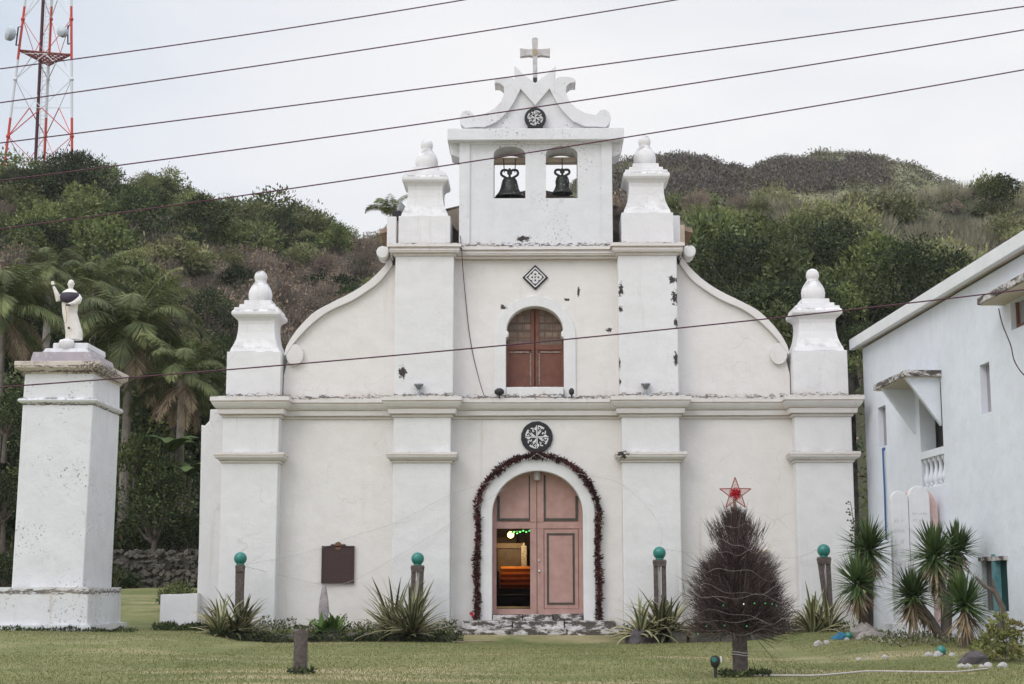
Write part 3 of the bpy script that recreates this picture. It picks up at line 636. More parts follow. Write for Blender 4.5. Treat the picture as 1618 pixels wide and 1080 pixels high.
# threshold and worn steps
M_step, t_, b_ = newmat('worn_step'); v_ = objc(t_, (1.2, 1.2, 3.2)); n_ = noise(t_, 2.6, 7, .72, v_)
t_.links.new(mixc(t_, ramp(t_, n_, .47, .53), (.085, .072, .062), mixc(t_, ramp(t_, noise(t_, 7, 5, .7, v_), .4, .6), (.66, .64, .65), (.42, .38, .36))), b_.inputs['Base Color']); b_.inputs['Roughness'].default_value = .95
bump(t_, b_, n_, .6, .05)
def slab(x0, x1, y0, y1, z0, z1, n, name):
    mb = MB(); xs = [x0 + (x1 - x0) * i / n for i in range(n + 1)]
    for i in range(n):
        j = lambda s_: random.uniform(-s_, s_); a, b = xs[i] + .008, xs[i + 1] - .008; f = y0 + j(.03); t = z1 + j(.018)
        mb.sections([[(a + j(.01), f + .01, z0), (b, f + j(.02), z0), (b, y1, z0), (a, y1, z0)], [(a, f, (z0 + z1) / 2), (b, f + j(.015), (z0 + z1) / 2), (b, y1, (z0 + z1) / 2), (a, y1, (z0 + z1) / 2)], [(a + .01, f + .02, t), (b - .01, f + .02, t + j(.012)), (b, y1, t), (a, y1, t)]])
    o = mb.build(name, M_step, church); bevel(o, .025, 2); return o
slab(dl + .01, dr - .01, .40, 1.0, Uz(983, .4), Uz(970.5, .45), 3, 'threshold')
slab(Ux(728, 985, -.25), Ux(974, 985, -.25), -.25, .5, -.2, Uz(980.5, -.25), 3, 'door_step')
slab(Ux(716, 1000, -.75), Ux(986, 1000, -.75), -.75, -.2, -.45, Uz(994, -.75), 3, 'door_step')
# nave behind the front
nzr, nze = Uz(303, 2.4), Uz(352, 1.8)
NX = 3.85
mb = MB(); mb.prism([(-NX, zw0), (NX, zw0), (NX, nze), (0, nzr - .1), (-NX, nze)], 1.62, 2.0); mb.build('nave_gable', M_rubble, church)
mb = MB()
for s in (-1, 1): mb.box(s * NX, s * (NX - .5), 1.56, 29, -.3, nze - .12)
mb.box(-NX + .5, NX - .5, 28.5, 29, -.3, nze); mb.build('nave_wall', M_tan, church)
mb = MB()
for s in (-1, 1): mb.sections([[(0, y, nzr), (s * (NX + .25), y, nze - .1), (s * (NX + .25), y, nze - .22), (0, y, nzr - .12)] for y in (2.02, 29.2)])
mb.build('nave_roof', M_roof, church)
mb = MB(); mb.box(-NX + .5, NX - .5, 1.0, 28.5, .1, .34); mb.build('nave_floor', simple('floor_tile', (.12, .05, .042), .6), church)
mb = MB(); q = lambda x, y: (Ux(x, y, 1.4), Uz(y, 1.4)); mb.prism([q(702, 335), q(730, 327), q(730, 364), q(722, 364), q(713, 352)], 1.35, 1.6); mb.build('gable_shoulder', M_tan, church)
for s, xp in ((-1, 620.5), (1, 1065.5)):
    mb = MB(); c = U(xp, 365, 1.3); mb.box(c.x - .12, c.x + .12, 1.0, 1.6, zut - .2, Uz(345, 1.3)); bevel(mb.build('roof_post', M_white, church), .02)
mb = MB(); c = U(627, 365, 1.5); mb.box(c.x - .12, c.x + .1, 1.4, 1.6, zut - .2, Uz(347, 1.5)); mb.build('rusty_patch', M_rust, church)

# ================================================================ church interior seen through the open wicket
M_orange = simple('varnished_wood', (.62, .27, .06), .4, .4, 5, c2=(.45, .17, .04))
M_dwood = simple('dark_wood', (.10, .040, .032), .5, .4, 5)
al = thing('altar_steps', (Ux(812, 928, 20), 20, .34), 'varnished orange wooden steps rising inside the church behind the open wicket', 'steps')
zz = [Uz(y, 20) for y in (928, 919.5, 911, 902.5, 893.5)]
mb = MB(); mb.box(-2.6, 2.6, 18.5, 27, .34, zz[0] - .05); mb.build('platform', M_dwood, al)
for k in range(5):
    mb = MB(); y0 = 20 + .35 * k; mb.box(Ux(790, 910, 20), Ux(838, 910, 20), y0, y0 + .4, zz[k] - .09, zz[k]); mb.build('tread', M_orange, al)
    mb = MB(); mb.box(Ux(791, 910, 20), Ux(837, 910, 20), y0 + .06, y0 + .38, zz[k] - .22, zz[k] - .092); mb.build('riser', simple('riser_wood', (.20, .07, .02), .5), al)
mb = MB(); mb.box(Ux(783, 910, 19.8), Ux(789, 910, 19.8), 19.8, 21.4, .34, zz[3]); mb.build('handrail_post', M_dwood, al)
mb = MB(); mb.box(Ux(838, 910, 19.8), Ux(845, 910, 19.8), 19.8, 21.4, .34, zz[3]); mb.build('handrail_post', M_dwood, al)
al = thing('altar', (Ux(805, 890, 23), 23, zz[4]), 'brown carved wooden altar at the far end inside the church', 'altar')
mb = MB(); mb.box(Ux(786, 870, 23), Ux(824, 870, 23), 23, 24, zz[4] - .4, Uz(866, 23)); mb.build('altar_front', simple('carved_wood', (.13, .075, .035), .5, .7, 4, c2=(.05, .03, .018)), al)
mb = MB(); mb.box(Ux(782, 870, 22.8), Ux(827, 870, 22.8), 22.8, 24.1, Uz(866, 23), Uz(858, 23)); mb.build('altar_top', simple('altar_top', (.17, .11, .06), .5), al)
mb = MB(); mb.box(-2.4, 1.5, 27, 27.3, .5, 8); mb.box(Ux(783, 850, 25), Ux(816, 850, 25), 25, 26, zz[4], Uz(848, 25)); mb.build('retable', simple('retable_wood', (.11, .07, .045), .6, .5, 2), al)
mb = MB(); c = U(828, 880, 21.8); mb.box(c.x - .10, c.x + .10, 21.75, 21.95, zz[4] - .5, Uz(862, 21.8)); mb.lathe(c.x, 21.85, [(Uz(862, 21.8), .05), (Uz(857, 21.8), .045)], 10)
single(mb, 'candle_stand', simple('speckled_stone', (.33, .30, .26), .5, .8, 18, c2=(.08, .07, .06)), (c.x, 21.85, zz[4] - .5), 'speckled square candle stand beside the altar', 'candle stand')
for (x0, x1, y0, zt, lab) in ((-2.2, .6, 9.5, dz(948) + .05, 'dark red-brown pew back nearest the open wicket'), (-2.2, .6, 12.5, Uz(930, 12.5), 'dark red-brown pew behind the nearest pew inside the church')):
    pw = thing('pew', ((x0 + x1) / 2, y0, .34), lab, 'pew')
    mb = MB(); mb.box(x0, x1, y0, y0 + .06, .5, zt); bevel(mb.build('backrest', M_dwood, pw), .01)
    mb = MB(); mb.box(x0, x1, y0 + .06, y0 + .5, .74, .79); mb.build('seat', M_dwood, pw)
    for x_ in (x0 - .06, x1): mb = MB(); mb.box(x_, x_ + .06, y0 - .02, y0 + .52, .34, zt + .02); mb.build('pew_end', M_dwood, pw)
lampc = U(807, 844.5, 21.5)
lp = thing('hanging_lamp', lampc, 'lit warm lantern glowing inside the church above the altar', 'lamp')
mb = MB(); mb.ball(lampc, .13, 12, 8); mb.build('lamp_shade', emit('warm_lamp', (1, .74, .28), 2.6), lp)
mb = MB(); mb.bar(lampc + Vector((0, 0, .12)), (lampc.x, lampc.y, nzr - .5), .012); mb.build('lamp_cord', M_black, lp)
ld = bpy.data.lights.new('lamp_light', 'POINT'); ld.energy = 120; ld.color = (1, .70, .36); ld.shadow_soft_size = .15
lo = bpy.data.objects.new('lamp_light', ld); col.objects.link(lo); lo.parent = lp; lo.location = (0, -.5, -.25)
mb = MB(); M_ggreen = emit('green_led', (.1, 1, .25), 1.2); M_gcord = simple('garland_green', (.03, .09, .025), .8)
gp = [U(x, y, 21) for x, y in ((808, 842), (815, 838.5), (822, 837.5), (830, 838), (838, 838.5), (846, 837))]
mb.tube(gp, .035, 6, 0)
for k in range(9):
    p = gp[0].lerp(gp[-1], k / 8) + Vector((0, -.05, .04 * math.sin(k * 2.1))); mb.ball(p, .03, 6, 4, 1)
single(mb, 'light_garland', [M_gcord, M_ggreen], gp[0], 'green lit tinsel garland hanging above the altar inside the doorway', 'garland')
# ================================================================ VEGETATION
def leaf_arr(P, D, Ln, Wd, side=None):
    D = D / np.linalg.norm(D, axis=1, keepdims=True)
    if side is None: side = rng.normal(size=P.shape)
    S = np.cross(D, side); S /= np.linalg.norm(S, axis=1, keepdims=True) + 1e-9
    Ln = Ln[:, None]; Wd = Wd[:, None]; V = np.empty((len(P), 4, 3))
    V[:, 0] = P; V[:, 1] = P + D * Ln * .45 + S * Wd * .5; V[:, 2] = P + D * Ln; V[:, 3] = P + D * Ln * .45 - S * Wd * .5
    return V
def np_mesh(name, V, mats, mi=None):
    n = len(V); me = bpy.data.meshes.new(name); me.vertices.add(n * 4); me.vertices.foreach_set('co', V.reshape(-1).astype(np.float32))
    me.loops.add(n * 4); me.loops.foreach_set('vertex_index', np.arange(n * 4, dtype=np.int32))
    me.polygons.add(n); me.polygons.foreach_set('loop_start', np.arange(0, n * 4, 4, dtype=np.int32)); me.polygons.foreach_set('loop_total', np.full(n, 4, dtype=np.int32))
    for m in (mats if isinstance(mats, (list, tuple)) else [mats]): me.materials.append(m)
    if mi is not None: me.polygons.foreach_set('material_index', np.asarray(mi, dtype=np.int32))
    me.update(calc_edges=True); return me
def sph(n):
    d = rng.normal(size=(n, 3)); return d / np.linalg.norm(d, axis=1, keepdims=True)
def cloud(blobs, n, L, W, outw=1.0, up=.2, shell=.55):   # leaves through the volume of several blobs
    C = np.array([b[:3] for b in blobs]); r = np.array([b[3] for b in blobs]); k = rng.choice(len(blobs), n, p=r ** 2 / (r ** 2).sum())
    d = sph(n); rad = r[k] * (shell + (1 - shell) * rng.random(n) ** .6) * (1 + .15 * rng.normal(size=n))
    P = C[k] + d * rad[:, None] * np.array([1, 1, .85]); D = d * outw + rng.normal(size=(n, 3)) * .7 + np.array([0, 0, up])
    return leaf_arr(P, D, rng.uniform(*L, n), rng.uniform(*W, n))
def stems(n, h, sprd, w=.02, x0=.1):
    a = rng.random(n) * 2 * math.pi; P = np.stack([np.cos(a) * x0 * rng.random(n), np.sin(a) * x0 * rng.random(n), np.zeros(n)], 1)
    D = np.stack([np.cos(a) * sprd * rng.random(n), np.sin(a) * sprd * rng.random(n), np.ones(n)], 1)
    return leaf_arr(P, D, rng.uniform(.6, 1, n) * h, np.full(n, w))
F_green = foliage('green_leaves', (0.091, 0.120, 0.039), (0.176, 0.202, 0.072), (0.065, 0.086, 0.036), inst=.5)
F_olive = foliage('olive_leaves', (0.182, 0.195, 0.081), (0.286, 0.280, 0.137), (0.124, 0.130, 0.068), inst=.5)
F_dark = foliage('dark_leaves', (.028, .044, .018), (.058, .080, .030), (.020, .028, .014), inst=.45)
F_brown = foliage('brown_leaves', (0.195, 0.137, 0.098), (0.312, 0.234, 0.163), (0.130, 0.091, 0.072), inst=.5)
F_twig = foliage('grey_twigs', (.20, .165, .14), (.30, .26, .22), (.13, .10, .09), trans=0, inst=.3)
F_dry = foliage('dry_grass', (.27, .25, .175), (.42, .385, .29), (.20, .19, .12), inst=.3)
F_palm = foliage('palm_leaves', (.115, .145, .052), (.27, .275, .125), (.08, .105, .042), inst=.4)
F_deadp = foliage('dead_palm', (.24, .18, .12), (.36, .29, .20), (.16, .12, .085), inst=.2)
F_trunk = simple('bark', (.17, .14, .12), .95, .5, 6, bmp=.6, c2=(.08, .065, .055))
F_pale = simple('pale_bark', (.30, .27, .24), .95, .5, 5, bmp=.6, c2=(.16, .14, .12))

def blobset(n, r0, r1, flat=.55, spread=.75):
    out = []
    for i in range(n):
        a = random.uniform(0, 6.283); q_ = spread * random.random() ** .6; r = random.uniform(r0, r1)
        out.append((q_ * math.cos(a), q_ * math.sin(a), .35 + flat * random.random() * (1.2 - q_), r))
    return out
def shrub_mesh(name, F, n=1700, F2=None):
    B = blobset(9, .26, .5); a = cloud(B, n, (.07, .16), (.04, .085)); b = stems(26, 1.1, .9, .03)
    extra = cloud([(x, y, z + .05, r * 1.2) for x, y, z, r in B], n // 8, (.1, .2), (.03, .06), 1.2, .5, .9)
    V = np.concatenate([a, extra, b]); return np_mesh(name, V, [F, F_twig, F2 or F], np.concatenate([(rng.random(len(a)) < .12) * 2, np.zeros(len(extra)), np.ones(len(b))]))
def bare_mesh(name, F=F_brown, n=900, tw=650):
    B = blobset(9, .26, .5); a = cloud(B, n, (.05, .11), (.035, .07))
    C = np.array([b[:3] for b in B]); k = rng.integers(0, len(B), tw); P = C[k] * np.array([.75, .75, .45]) + rng.normal(size=(tw, 3)) * .13
    D = (C[k] - np.array([0, 0, -.1])) * .5 + rng.normal(size=(tw, 3)) * .3 + np.array([0, 0, .75]); t_ = leaf_arr(P, D, rng.uniform(.3, .8, tw), rng.uniform(.012, .026, tw))
    V = np.concatenate([a, t_, stems(40, 1.15, .9, .035)]); return np_mesh(name, V, [F, F_twig], np.concatenate([np.zeros(len(a)), np.ones(tw + 40)]))
def grass_mesh(name, n=420):
    a = rng.random(n) * 6.283; q_ = rng.random(n) ** .5 * .8; P = np.stack([np.cos(a) * q_, np.sin(a) * q_, np.zeros(n)], 1)
    D = np.stack([np.cos(a) * q_ * .6, np.sin(a) * q_ * .6, np.ones(n)], 1) + rng.normal(size=(n, 3)) * .22
    return np_mesh(name, leaf_arr(P, D, rng.uniform(.5, 1.25, n), rng.uniform(.02, .05, n)), F_dry)
shrubs_green = [shrub_mesh('leafy_shrub', F_green, F2=F_olive) for _ in range(4)]
shrubs_olive = [shrub_mesh('olive_shrub', F_olive, F2=F_green) for _ in range(3)]
shrubs_dark = [shrub_mesh('dark_shrub', F_dark, F2=F_green) for _ in range(3)]
shrubs_bare = [bare_mesh('bare_shrub') for _ in range(4)]
shrubs_grass = [grass_mesh('dry_grass_clump') for _ in range(3)]
def tree_proto(F, F2, n=3000, lk=1.0):       # unit: crown radius about 1, crown centre at z about 1.5
    B = [(0, 0, 1.75, .5)] + [(.72 * math.cos(a) * random.uniform(.7, 1.1), .72 * math.sin(a) * random.uniform(.7, 1.1), random.uniform(1.05, 1.75), random.uniform(.27, .47)) for a in [i * .785 + random.uniform(-.3, .3) for i in range(8)]] + [(random.uniform(-.4, .4), random.uniform(-.4, .4), random.uniform(1.9, 2.15), random.uniform(.2, .34)) for _ in range(3)]
    V = np.concatenate([cloud(B, n, (.06 * lk, .13 * lk), (.035 * lk, .07 * lk)), cloud([(x, y, z, r * 1.15) for x, y, z, r in B], 350, (.08, .16), (.03, .06), 1.2, .4, .92)])
    cm = np_mesh('crown', V, [F, F2], (rng.random(len(V)) < .15) * 1)
    mb = MB(); mb.tube([(0, 0, -.3), (.03, .02, .4), (-.02, .03, .9), (0, 0, 1.6)], [.10, .08, .06, .02], 7)
    for (x, y, z, r) in B[1:9]: mb.tube([(0, 0, .55 + random.random() * .35), (x * .45, y * .45, z * .72), (x, y, z)], [.045, .03, .012], 5)
    to = mb.build('trunk', F_trunk, None, smooth_angle=60); return cm, to.data, to
TREES = []
for F, F2, n_, lk in ((F_green, F_olive, 3000, 1.0), (F_dark, F_green, 4200, .8), (F_green, F_dark, 1500, 1.55), (F_olive, F_green, 3400, .9)):
    cm, tm, o = tree_proto(F, F2, n_, lk); bpy.data.objects.remove(o); TREES.append((cm, tm))
def put_tree(k, loc, r, label, group=None, name='leafy_tree', sq=1.0):
    t_ = thing(name, loc, label, 'tree', group); t_.scale = (r, r, r * sq); t_.rotation_euler = (0, 0, random.uniform(0, 6.28))
    link('trunk', TREES[k][1], t_); link('crown', TREES[k][0], t_); return t_
def put(me, name, loc, s, label, cat, group, sz=None):
    o = link(name, me); o.location = loc; o.scale = (s, s, sz or s); o.rotation_euler = (0, 0, random.uniform(0, 6.28)); ROOT[o] = Vector(loc); return tag(o, label, cat, group)
CHURCH_SIL = [(318, 990), (318, 650), (345, 630), (352, 550), (375, 500), (440, 520), (452, 560), (470, 540), (520, 490), (600, 440), (628, 400), (630, 345), (640, 300), (700, 320), (722, 330), (728, 225), (965, 225), (970, 330), (985, 300), (1055, 300), (1065, 345), (1075, 410), (1110, 450), (1180, 500), (1240, 545), (1260, 500), (1330, 510), (1345, 560), (1352, 640), (1352, 990)]
def inpoly(x, y, P):
    c = False; j = len(P) - 1
    for i in range(len(P)):
        if (P[i][1] > y) != (P[j][1] > y) and x < (P[j][0] - P[i][0]) * (y - P[i][1]) / (P[j][1] - P[i][1]) + P[i][0]: c = not c
        j = i
    return c
def hidden(px, py):
    if inpoly(px, py, CHURCH_SIL): return True
    if px > 1352 and py > 545 - .609 * (px - 1352): return True
    return (28 < px < 178 and py > 580 and py < 985)
LAB = {
 ('leafy_shrub', 0): ('leafy green shrub in the thicket on the hillside left of the church', 'green shrubs on the left hillside'),
 ('leafy_shrub', 1): ('leafy green shrub in the dense thicket on the slope right of the church', 'green shrubs on the right slope'),
 ('olive_shrub', 0): ('yellow-green shrub on the upper hillside left of the church', 'yellow-green shrubs on the left hillside'),
 ('olive_shrub', 1): ('yellow-green shrub on the slope right of the church', 'yellow-green shrubs on the right slope'),
 ('dark_shrub', 0): ('dark green shaded shrub on the hillside left of the church', 'dark shrubs on the left hillside'),
 ('dark_shrub', 1): ('dark green shrub on the slope right of the church', 'dark shrubs on the right slope'),
 ('bare_shrub', 0): ('brown half-bare twiggy shrub on the hillside left of the church', 'brown twiggy shrubs on the left hillside'),
 ('bare_shrub', 1): ('brown half-bare twiggy shrub on the slope right of the church', 'brown twiggy shrubs on the right slope'),
 ('dry_grass_clump', 1): ('clump of tall pale dry grass on the upper slope right of the church', 'dry grass clumps on the right slope'),
 ('dry_grass_clump', 0): ('clump of tall pale dry grass on the hillside left of the church', 'dry grass clumps on the left hillside')}
MESH = {'leafy_shrub': shrubs_green, 'olive_shrub': shrubs_olive, 'dark_shrub': shrubs_dark, 'bare_shrub': shrubs_bare, 'dry_grass_clump': shrubs_grass}
CAT = {'leafy_shrub': 'shrub', 'olive_shrub': 'shrub', 'dark_shrub': 'shrub', 'bare_shrub': 'shrub', 'dry_grass_clump': 'grass clump'}
def kind_at(px, py):
    r = random.random()
    if px < 848:
        brown = (225 < px < 650 and 380 + 12 * math.sin(px * .03) < py < 525) or (px < 235 and 390 < py < 450 and r < .35)
        if brown: return 'bare_shrub' if r < .86 else ('olive_shrub' if r < .93 else 'dark_shrub')
        if py > 500: return 'dark_shrub' if r < .6 else 'leafy_shrub'
        if py > 430: return 'dark_shrub' if r < .45 else ('leafy_shrub' if r < .8 else 'bare_shrub')
        if px < 260 and py > 300: return 'bare_shrub' if r < .42 else ('olive_shrub' if r < .5 else ('dark_shrub' if r < .7 else 'leafy_shrub'))
        return 'leafy_shrub' if r < .5 else ('olive_shrub' if r < .78 else 'dark_shrub')
    if px > 1130 and py < 335 + (px - 1130) * .24: return 'dry_grass_clump' if r < .66 else ('bare_shrub' if r < .75 else 'olive_shrub')
    if py > 480: return 'dark_shrub' if r < .35 else ('bare_shrub' if r < .5 else 'leafy_shrub')
    return 'leafy_shrub' if r < .55 else ('olive_shrub' if r < .78 else ('dark_shrub' if r < .92 else 'bare_shrub'))
count = {}
Dp = 54.0
while Dp < 123:
    sx_ = 1.75 + Dp * .004
    x = -.43 * Dp + random.uniform(0, sx_)
    while x < .345 * Dp:
        D_ = Dp + random.uniform(-1.0, 1.0); x_ = x + random.uniform(-.6, .6); x += sx_
        t_ = x_ / D_; u_ = 848 + 2427 * t_
        if D_ > 112 + 8 * math.sin(u_ * .004) + 4: continue
        z_ = hill_z(t_, D_); s = random.uniform(.85, 1.85) * (1.0 if random.random() < .8 else 1.45)
        px, py = PJ((x_, D_ - 37.3, z_ + s)); px2, py2 = PJ((x_, D_ - 37.3, z_ + 1.8 * s))
        if px < -170 or px > 1680: continue
        rp = s * 2427 / D_
        if hidden(px, py) and hidden(px2, py2) and hidden(px - rp * .9, py) and hidden(px + rp * .9, py): continue
        if 620 < px < 970: continue
        k = kind_at(px, py)
        if D_ < 64 and px < 340: s *= .9
        sd_ = 0 if px < 848 else 1
        lb = LAB[(k, sd_)]; sz = s * random.uniform(.8, 1.15)
        if k == 'dry_grass_clump': s = min(s * .85, 1.15); sz = s * 1.15
        put(random.choice(MESH[k]), k, (x_, D_ - 37.3, z_ - .15 * s), s, lb[0], CAT[k], lb[1], sz); count[k, sd_] = count.get((k, sd_), 0) + 1
    Dp += 2.0 if Dp < 80 else 2.4
print('SHRUBS', count)
# individually recognisable trees on the two slopes: photo place of the crown, depth, crown radius in photo px
def tree_at(px, py, Dp, rpx, k, label, group=None, name='leafy_tree', sq=1.0):
    r = rpx * Dp / 2427; c = U(px, py, Dp - 37.3); t_ = c.x / Dp; zg = hill_z(t_, Dp)
    z0 = c.z - 1.55 * r * sq
    put_tree(k, (c.x, Dp - 37.3, z0), r, label, group, name, sq)
    if z0 > zg + .2 * r:      # lengthen the trunk down to the slope
        tr = CH[list(CH)[-3]] if False else None
for a in [(1225, 462, 78, 62, 1, 'dark round-crowned tree just above the right corner pinnacle'), (1130, 420, 82, 52, 0, 'mid-green tree above the scroll wing right of the belfry'), (1385, 430, 84, 58, 1, 'dark green tree above the annex roof edge'), (1300, 400, 88, 48, 2, 'green tree uphill of the dark tree above the annex'),
          (1105, 355, 96, 46, 3, 'yellow-green tree right of the tall belfry pinnacle'), (1190, 385, 92, 42, 0, 'small green tree in the middle of the right slope'), (1330, 480, 72, 44, 2, 'green tree behind the finial of the right corner pinnacle'), (1180, 520, 70, 38, 1, 'low dark tree over the curve of the right scroll wing'), (1040, 345, 98, 34, 0, 'green tree glimpsed behind the belfry pinnacle'), (1578, 302, 106, 34, 2, 'rounded tree on the skyline far right above the dry grass')]:
    tree_at(*a)
for a in [(100, 303, 106, 38, 0, 'dense tree on the ridge below the radio mast'), (215, 318, 106, 36, 2, 'rounded tree on the ridge right of the radio mast'), (40, 318, 104, 44, 1, 'dark tree on the ridge at the left mast leg'), (318, 330, 108, 34, 0, 'bushy ridge tree upslope of the brown thicket'), (445, 350, 109, 32, 1, 'dark ridge tree between the brown thicket and the sky'), (530, 375, 108, 30, 2, 'low green ridge tree near the belfry palm'),
          (330, 490, 78, 50, 1, 'dark green tree left of the left corner finial'), (300, 570, 66, 44, 0, 'green tree behind the fronds of the tall palm'), (60, 380, 90, 48, 1, 'dark tree above the statue on the left hillside'), (245, 800, 51, 66, 1, 'big dark bushy tree between the statue pillar and the church'), (215, 720, 51.5, 44, 2, 'dark leafy tree under the drooping palm'), (10, 650, 51.2, 44, 1, 'dark tree beside the left edge of the statue pillar'), (8, 780, 51, 50, 1, 'deep shaded tree at the foot of the slope far left'), (5, 905, 50.5, 42, 1, 'low dark tree by the lawn at the left picture edge'), (200, 850, 53, 42, 2, 'low leafy tree behind the stone wall beside the pillar'), (305, 845, 51.2, 46, 1, 'dark tree behind the stone wall at the church corner'), (258, 752, 51.4, 42, 1, 'green tree below the lowest palm fronds')]:
    tree_at(*a)
for sd_, lb, gp, (xa_, xb__), nn in ((0, 'leafy tree standing among the shrubs on the hillside left of the church', 'trees among the shrubs on the left hillside', (0, 610), 22), (1, 'leafy tree standing among the shrubs on the slope right of the church', 'trees among the shrubs on the right slope', (985, 1610), 40)):
    while nn:
        px, py = random.uniform(xa_, xb__), random.uniform(300, 640); D_ = random.uniform(58, 106); t_ = (px - 848) / 2427; zg = hill_z(t_, D_); r = random.uniform(1.3, 2.5); q_ = PJ((t_ * D_, D_ - 37.3, zg + 1.5 * r))
        if hidden(*q_) or (215 < q_[0] < 650 and 338 < q_[1] < 540) or (q_[0] > 1120 and q_[1] < 345 + (q_[0] - 1120) * .2): continue
        if sd_ and PJ((t_ * D_, D_ - 37.3, zg + 2.3 * r))[1] < 322: continue
        put_tree(random.choice((0, 0, 1, 1, 2, 2, 3)), (t_ * D_, D_ - 37.3, zg - .2 * r), r, lb, gp, sq=random.uniform(.85, 1.15)); nn -= 1
tree_at(238, 291, 110, 17, 0, 'small lone tree sticking up from the ridge against the sky', sq=1.2)
# undergrowth between the shrubs, and the far scrub: masses nobody could count
n = 72000; Dn = rng.uniform(51, 122, n); tn = rng.uniform(-.48, .40, n); P = np.stack([tn * Dn, Dn - 37.3, np.zeros(n)], 1)
zt_ = {}
def hz_fast(t_, D_):
    k = (round(t_, 2), round(D_)); 
    if k not in zt_: zt_[k] = hill_z(*k)
    return zt_[k]
P[:, 2] = [hz_fast(a, b) for a, b in zip(tn, Dn)]; P[:, 2] += rng.random(n) * .9 - .1
keep = ~((np.abs(P[:, 0]) < 5) & (Dn < 68)); keep &= ~((P[:, 0] > 7.5) & (Dn < 50)); P = P[keep]
o = link('undergrowth', np_mesh('undergrowth', leaf_arr(P, rng.normal(size=P.shape) + np.array([0, 0, .6]), rng.uniform(.15, .4, len(P)), rng.uniform(.05, .14, len(P))), [F_dark, F_green, F_brown], rng.choice(3, len(P), p=[.55, .25, .2]))); tag(o, kind='stuff', label='dark undergrowth covering the hillsides between the shrubs', cat='undergrowth')
Pl, Dl, Ll, Wl, Ml = [], [], [], [], []
for i in range(6500):
    D_ = random.uniform(128, 257); t_ = random.uniform(-.02, .34); z_ = hill_z(t_, D_); px, py = PJ((t_ * D_, D_ - 37.3, z_))
    dk = 0.0
    if 960 < px < 1175 and 245 < py < 318: dk = .95 if (py < 258 + (px - 960) * .13 or py > 284) else .3
    wv = 8 * math.sin(px * .05) + 6 * math.sin(px * .017 + 1)
    if 1195 < px < 1400 and 262 + wv < py < 306 + wv: dk = .95
    elif 1195 < px < 1470 and 236 < py < 305: dk = .45
    if 1175 <= px <= 1290 and py < 300 and dk == 0: dk = .1
    if random.random() > max(dk, .30): continue
    s = random.uniform(.8, 1.9) * (1 if dk > .5 else .8); m = 110 if dk > .5 else 60
    d = sph(m); d[:, 2] = np.abs(d[:, 2]); Pl.append(np.array([t_ * D_, D_ - 37.3, z_]) + d * s * rng.uniform(.4, 1, (m, 1))); Dl.append(d + rng.normal(size=(m, 3)) * .6)
    Ll.append(rng.uniform(.2, .5, m)); Wl.append(rng.uniform(.10, .22, m)); Ml.append(rng.choice(4, m, p=[.12, .10, .13, .65] if dk > .5 else [.04, .42, .48, .06]))
F_scrub = foliage('purple_brown_scrub', (.17, .13, .125), (.24, .19, .18), (.12, .095, .095), trans=.1)
o = link('far_scrub', np_mesh('far_scrub', leaf_arr(np.concatenate(Pl), np.concatenate(Dl), np.concatenate(Ll), np.concatenate(Wl)), [F_dark, F_olive, F_dry, F_scrub], np.concatenate(Ml))); tag(o, kind='stuff', label='low dark scrub over the far hilltop right of the belfry', cat='scrub')

# rocky outcrops under the far ridge
M_cliff = simple('cliff_rock', (.17, .135, .13), .95, .5, .35, bmp=1.0, c2=(.075, .058, .058))
def outcrop(pts, D_, label):     # pts: (px, py top, py bottom)
    mb = MB(); n = 44; m = 9; P = np.array(pts, float); pxs = np.linspace(P[0, 0], P[-1, 0], n); rows = []
    for j in range(m):
        f = j / (m - 1)
        for px in pxs:
            yt, yb = np.interp(px, P[:, 0], P[:, 1]), np.interp(px, P[:, 0], P[:, 2]); py = yb + (yt - yb) * f + random.uniform(-1.5, 1.5)
            d = D_ - 37.3 + 5 * f ** 2 + 1.3 * math.sin(px * .21 + f) + .9 * math.sin(px * .47) + random.uniform(-.6, .6); rows.append(U(px, py, d))
    back = [Vector((p.x, p.y + 14, p.z - 1)) for p in rows[-n:]]
    mb.add(rows + back, [(j * n + i, j * n + i + 1, (j + 1) * n + i + 1, (j + 1) * n + i) for j in range(m) for i in range(n - 1)])
    o = single(mb, 'rock_outcrop', M_cliff, rows[n // 2], label, 'rock'); return o
outcrop([(950, 262, 320), (985, 254, 318), (1060, 255, 316), (1110, 262, 314), (1145, 268, 312), (1160, 276, 308), (1168, 288, 304)], 224, 'dark overgrown rocky bluff on the far ridge just right of the belfry pinnacle')
outcrop([(1196, 288, 318), (1215, 272, 316), (1260, 266, 312), (1330, 268, 308), (1400, 276, 304), (1445, 286, 304)], 236, 'long dark rocky cliff below the highest hump of the far ridge')
Pl, Dl, Ll, Wl = [], [], [], []
for i in range(900):
    if random.random() < .5: px, py, D_ = random.uniform(950, 1160), random.uniform(252, 318), 223
    else: px, py, D_ = random.uniform(1200, 1445), random.uniform(262, 312), 235
    if 950 < px < 1170 and py < 254 + max(0, px - 1060) * .16: continue
    c = U(px, py, D_ - 37.3 + random.uniform(-1, 2.5)); m_ = 40; d = sph(m_); Pl.append(np.array(c) + d * random.uniform(.4, 1.1)); Dl.append(d + np.array([0, -.3, .4])); Ll.append(rng.uniform(.2, .5, m_)); Wl.append(rng.uniform(.08, .2, m_))
Mi = rng.choice(3, sum(len(a) for a in Ll), p=[.45, .35, .2])
o = link('cliff_scrub', np_mesh('cliff_scrub', leaf_arr(np.concatenate(Pl), np.concatenate(Dl), np.concatenate(Ll), np.concatenate(Wl)), [F_scrub, F_dark, F_olive], Mi)); tag(o, kind='stuff', label='thin scrub clinging to the far rocky bluffs', cat='scrub')

